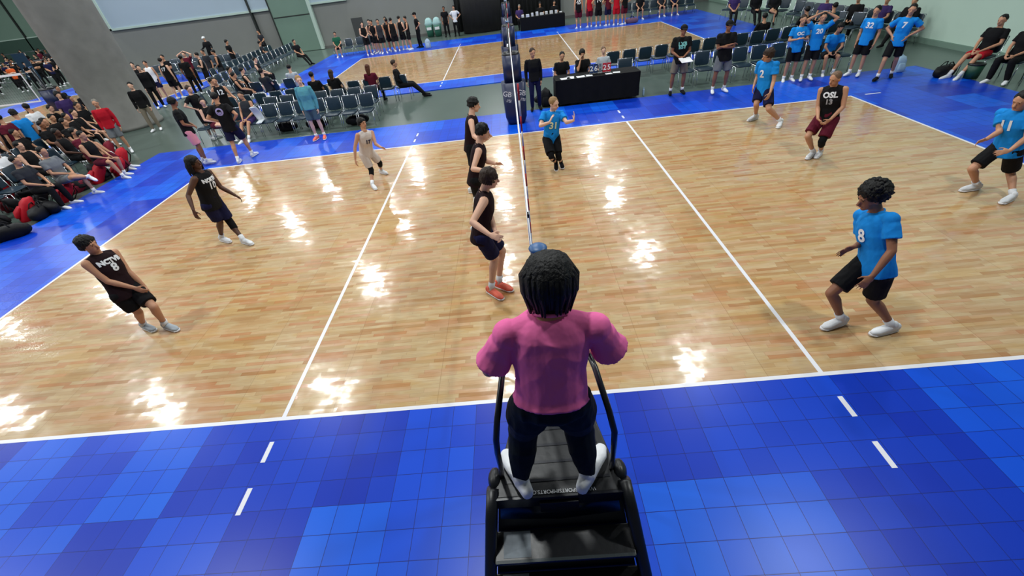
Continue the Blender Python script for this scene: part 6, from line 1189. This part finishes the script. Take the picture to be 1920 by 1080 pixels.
def duffel(x, y, z, a, mat_c, label, group, sc=1.0):
    E = empty('duffel_bag', (x, y, z), label, 'bag', group, R(a)); m_ = cloth(mat_c, 0.7)
    m = MB(); m.loft([(-0.28*sc, 0, 0.15*sc), (-0.2*sc, 0, 0.155*sc), (0.2*sc, 0, 0.155*sc), (0.28*sc, 0, 0.15*sc)], [0.11*sc, 0.15*sc, 0.15*sc, 0.11*sc], [0.11*sc, 0.15*sc, 0.15*sc, 0.11*sc], (0, 1, 0), 16, True, 2.8); m.build('bag_body', m_, E)
    for q in (-1, 1):
        m = MB(); m.tube([(-0.12*sc, q*0.1*sc, 0.28*sc), (-0.06*sc, q*0.06*sc, 0.38*sc), (0.06*sc, q*0.06*sc, 0.38*sc), (0.12*sc, q*0.1*sc, 0.28*sc)], 0.012*sc, 6); m.build('handle', cloth((24, 24, 28)), E)
for (kind, x, y, a, tilt, colr, label, group, sc) in [
 ('b', -12.47, 6.7, -35, -35, (172, 16, 34), 'red backpack lowest in the row at the left edge of the blue tiles', 'red backpacks along the left crowd', 1.15),
 ('b', -12.35, 7.68, -30, -40, (172, 16, 34), 'red backpack beside the crossed bare legs, second up from the lowest', 'red backpacks along the left crowd', 1.1),
 ('b', -12.38, 8.9, -30, -40, (172, 16, 34), 'red backpack in the middle of the row, shining on top', 'red backpacks along the left crowd', 1.15),
 ('b', -12.08, 9.41, -30, -35, (172, 16, 34), 'red backpack right of the middle one in the row', 'red backpacks along the left crowd', 1),
 ('b', -12.64, 10.33, -20, -30, (172, 16, 34), 'red backpack topmost in the row at the tile edge', 'red backpacks along the left crowd', 1.05),
 ('b', -14.64, 8.43, -30, -20, (172, 16, 34), 'red backpack cut by the left edge of the view', 'red backpacks along the left crowd', 1.1),
 ('b', -13.64, 7.45, -30, -20, (100, 16, 30), 'dark red backpack low at the left edge', 'red backpacks along the left crowd', 0.9),
 ('b', -12.55, 8.26, -30, -60, (110, 20, 40), 'maroon bag lying between the middle red backpacks', 'red backpacks along the left crowd', 1),
 ('b', -13.87, 11.41, -20, -25, (120, 24, 44), 'maroon backpack behind the topmost red ones', 'red backpacks along the left crowd', 1),
 ('b', -12.75, 7.46, -40, -30, (16, 16, 20), 'black backpack behind the lowest red one', 'black bags in the left crowd', 1.05),
 ('d', -12.09, 7.01, -15, -30, (16, 16, 20), 'black duffel between the two lowest red backpacks', 'black bags in the left crowd', 1.05),
 ('d', -13.52, 8.16, 10, -30, (16, 16, 20), 'black duffel under the crossed legs', 'black bags in the left crowd', 1.05),
 ('d', -11.83, 5.71, 35, -30, (16, 16, 20), 'black duffel bag at the left edge on the concrete', 'black bags in the left crowd', 1.05),
 ('b', -12.37, 8.46, 60, -30, (16, 16, 20), 'black backpack left of the middle red one', 'black bags in the left crowd', 1.05),
 ('b', -12.21, 9.16, 85, -30, (16, 16, 20), 'black backpack between the upper red ones', 'black bags in the left crowd', 1.05),
 ('d', -12.04, 6.8, 110, -30, (16, 16, 20), 'black duffel at the tile edge', 'black bags in the left crowd', 1.05),
 ('b', -12.72, 6.48, 135, -30, (16, 16, 20), 'black backpack half outside the view at the left edge', 'black bags in the left crowd', 1.05),
 ('b', -12.91, 7.31, 160, -30, (16, 16, 20), 'black backpack above the lowest red one', 'black bags in the left crowd', 1.05),
 ('d', -5.35, 11.9, 10, 0, (16, 16, 20), 'black duffel with colourful straps at the right end of the left bench', None, 1),
 ('b', 1.0, 11.45, 0, -10, (16, 16, 20), 'black backpack standing at the left end of the scorer table', None, 1),
 ('d', 0.95, 11.95, 30, 0, (16, 16, 20), 'black duffel bag on the floor left of the scorer table', None, 0.9),
 ('b', 8.0, 11.7, 0, -10, (90, 30, 60), 'maroon backpack under the right bench chairs', None, 0.9),
 ('d', -7.9, 12.1, 0, 0, (16, 16, 20), 'black duffel under the left bench chairs', None, 1),
 ('d', -6.8, 12.05, 0, 0, (16, 16, 20), 'black duffel under the chair left of the teal sweatshirt', None, 1),
 ('b', -5.0, 27.0, 0, 0, (150, 170, 190), 'pale backpack on the floor right of the far huddle', None, 1),
 ('d', 7.5, 26.9, 0, 0, (120, 90, 110), 'mauve duffel on the floor right of the red team', None, 1),
 ('b', 11.4, 10.7, 0, -5, (160, 190, 210), 'pale backpack behind the blue shirt 7 player', None, 0.9),
 ('d', 12.0, 9.8, 20, 0, (16, 16, 20), 'black duffel on the tiles left of the seated coaches', None, 1),
 ('b', 12.7, 7.9, 20, 0, (90, 130, 150), 'grey blue backpack under the right coach', None, 0.9),
]:
    if kind == 'b': backpack(x, y, FL, a, tilt, colr, label, group, sc)
    else: duffel(x, y, FL, a, colr, label, group, sc)

# ------------------------------------------------------------------ small furniture and things round the hall
def recycle_bin(x, y, label):
    E = empty('recycling_bin', (x, y, FL), label, 'bin', 'green bins by the back wall')
    m = MB(); m.loft([(0, 0, 0.03), (0, 0, 0.85)], [0.22, 0.27], [0.22, 0.27], (1, 0, 0), 16, False, 4); m.build('tub', plain('green_bin', (48, 104, 88), 0.5, var=0.1), E)
    m = MB(); m.loft([(0, 0, 0.85), (0, 0, 0.95)], [0.29, 0.24], [0.29, 0.24], (1, 0, 0), 16, True, 4); m.build('lid', plain('bin_lid', (150, 186, 186), 0.5), E)
    MB().box(-0.16, -0.285, 0.45, 0.16, -0.255, 0.62).build('label_panel', M_WHITE, E, smooth=False)
recycle_bin(-5.55, 32.4, 'green recycling bin by the back wall, farther from the couple')
recycle_bin(-4.95, 32.2, 'green recycling bin by the back wall, next to the couple')
E = empty('floor_sign', (-10.6, 32.6, FL), 'dark upright sign board leaning by the back wall', 'sign')
m = MB(); m.box(-0.4, -0.03, 0.5, 0.4, 0.03, 1.7); m.build('panel', plain('dark_sign', (60, 62, 62), 0.6, var=0.2), E, smooth=False)
for q in (-1, 1): MB().cap((q*0.35, 0, 0), (q*0.35, 0, 0.5), 0.02, 0.02).build('leg', M_DARK, E)
# black drape booth at the back wall
E = empty('drape_booth', (0.1, 32.9, FL), 'black pipe-and-drape backdrop standing by the back wall', 'drape')
dr = MB(); pts = []
for i in range(141): pts.append((-3.7+7.5*i/140, 0.06*math.sin(i*1.1)+0.02*math.sin(i*2.7)))
vs = []; fs = []
for z in (0.03, 3.4):
    for d in (0, 0.02):
        for (x, y) in pts: vs.append((x, y+d, z))
n = len(pts)
for i in range(n-1): fs += [(i, i+1, 2*n+i+1, 2*n+i), (n+i+1, n+i, 3*n+i, 3*n+i+1), (i+1, i, n+i, n+i+1), (2*n+i, 2*n+i+1, 3*n+i+1, 3*n+i)]
dr.add(vs, fs); dr.build('drape', M_DRAPE, E)
for x in (-3.7, 0, 3.8): MB().cap((x, 0.1, 0), (x, 0.1, 3.4), 0.025, 0.025).build('pole', M_CHROME, E)
MB().cap((-3.7, 0.1, 3.4), (3.8, 0.1, 3.4), 0.02, 0.02).build('crossbar', M_CHROME, E)
E = empty('drape_booth', (-1.7, 31.6, FL), 'black draped side panel of the vendor booth left of the far net post', 'drape')
m = MB(); rr = []
for z in (0.03, 2.9): rr.append([V3((1.35*math.cos(t)*(1+0.02*math.sin(t*23)), 0.5*math.sin(t)*(1+0.03*math.sin(t*17)), z)) for t in np.linspace(0, 2*math.pi, 80)[:-1]])
m.rings(rr); m.build('drape', M_DRAPE, E)
# vendor table
E = empty('vendor_table', (2.3, 29.6, FL), 'black draped vendor table with white goods, beyond the far court', 'table')
m = MB(); m.box(-1.45, -0.4, 0.03, 1.45, 0.4, 0.76); m.build('table_cover', cloth((12, 12, 14)), E, smooth=False, bevel=0.02)
rgs = random.Random(3)
for i in range(9):
    x = 1.05+i*0.31; m = MB(); w = rgs.uniform(0.07, 0.13); m.box(-w, -0.1, 0, w, 0.1, rgs.uniform(0.06, 0.22)); o = m.build('folded_goods', cloth((200, 202, 206)), smooth=False, bevel=0.015)
    o.location = (x, 29.4+rgs.uniform(-.1, .25), 0.73); tag(o, 'small white stack of goods on the vendor table', 'goods', 'white goods on the vendor table')
# ball bag and stool on the right
for (x, y, c, lab) in ((12.35, 9.35, (24, 70, 50), 'dark green bucket stool under the left seated coach'),):
    E = empty('bucket', (x, y, FL), lab, 'bucket'); m = MB(); m.loft([(0, 0, 0.03), (0, 0, 0.36)], [0.15, 0.18], [0.15, 0.18], (1, 0, 0), 18, False); m.build('tub', plain('green_bucket', c, 0.5), E)
    m = MB(); m.loft([(0, 0, 0.36), (0, 0, 0.39)], [0.185, 0.185], [0.185, 0.185], (1, 0, 0), 18, False); m.build('rim', M_BLACKPL, E)
# clipboards
for (x, y, z, a, lab) in ((5.02, 10.62, 1.02, 8, 'white clipboard held by the coach in the teal print shirt'),):
    E = empty('clipboard', (x, y, z), lab, 'clipboard', rz=R(a)); E.rotation_euler.x = R(18)
    MB().box(-0.17, -0.13, -0.004, 0.17, 0.13, 0.004).build('board', M_WHITE, E, smooth=False); MB().box(-0.05, 0.09, 0.004, 0.05, 0.125, 0.012).build('clip', M_CHROME, E, smooth=False)
# barrier rails in front of the far left crowd
for (x0, y0, x1, y1, lab) in ((-62, 46.8, -31.5, 46.8, 'thin metal barrier rail behind the far left crowd'), (-46, 34, -30.5, 34, 'thin metal barrier rail among the far left crowd')):
    E = empty('barrier_rail', ((x0+x1)/2, y0, FL), lab, 'barrier'); hw = (x1-x0)/2
    MB().cap((-hw, 0, 1.5), (hw, 0, 1.5), 0.035, 0.035).build('top_rail', M_CHROME, E)
    MB().cap((-hw, 0, 0.3), (hw, 0, 0.3), 0.025, 0.025).build('bottom_rail', M_CHROME, E)
    for i in range(6): MB().cap((-hw+i*hw*2/5, 0, 0), (-hw+i*hw*2/5, 0, 1.5), 0.03, 0.03).build('post', M_CHROME, E)
E = empty('court_sign', (-33.2, 30, FL), 'navy court number sign 33 standing in the far left crowd', 'sign')
MB().box(-0.45, -0.02, 0.7, 0.45, 0.02, 2.3).build('panel', plain('navy_sign', (30, 56, 78), 0.6), E, smooth=False)
for q in (-1, 1): MB().cap((q*0.4, 0, 0), (q*0.4, 0, 0.7), 0.02, 0.02).build('leg', M_DARK, E)
t = place_text('33', 0.75, (0, -0.022, 1.1), (0, -1, 0), (0, 0, 1), T_WHITE, None, 'digits', 0.01); t.parent = E
# white towel on an empty chair
m = MB(); m.loft([(-8.5, 11.66, 0.92), (-8.49, 11.72, 0.8), (-8.46, 11.8, 0.5), (-8.44, 11.5, 0.47)], [0.13, 0.14, 0.12, 0.1], [0.03, 0.03, 0.03, 0.02], (1, 0, 0), 12); o = m.build('towel', cloth((205, 212, 216))); tag(o, 'white towel hanging on an empty chair of the left bench', 'towel')

bake_all()
texts_on_cloth()
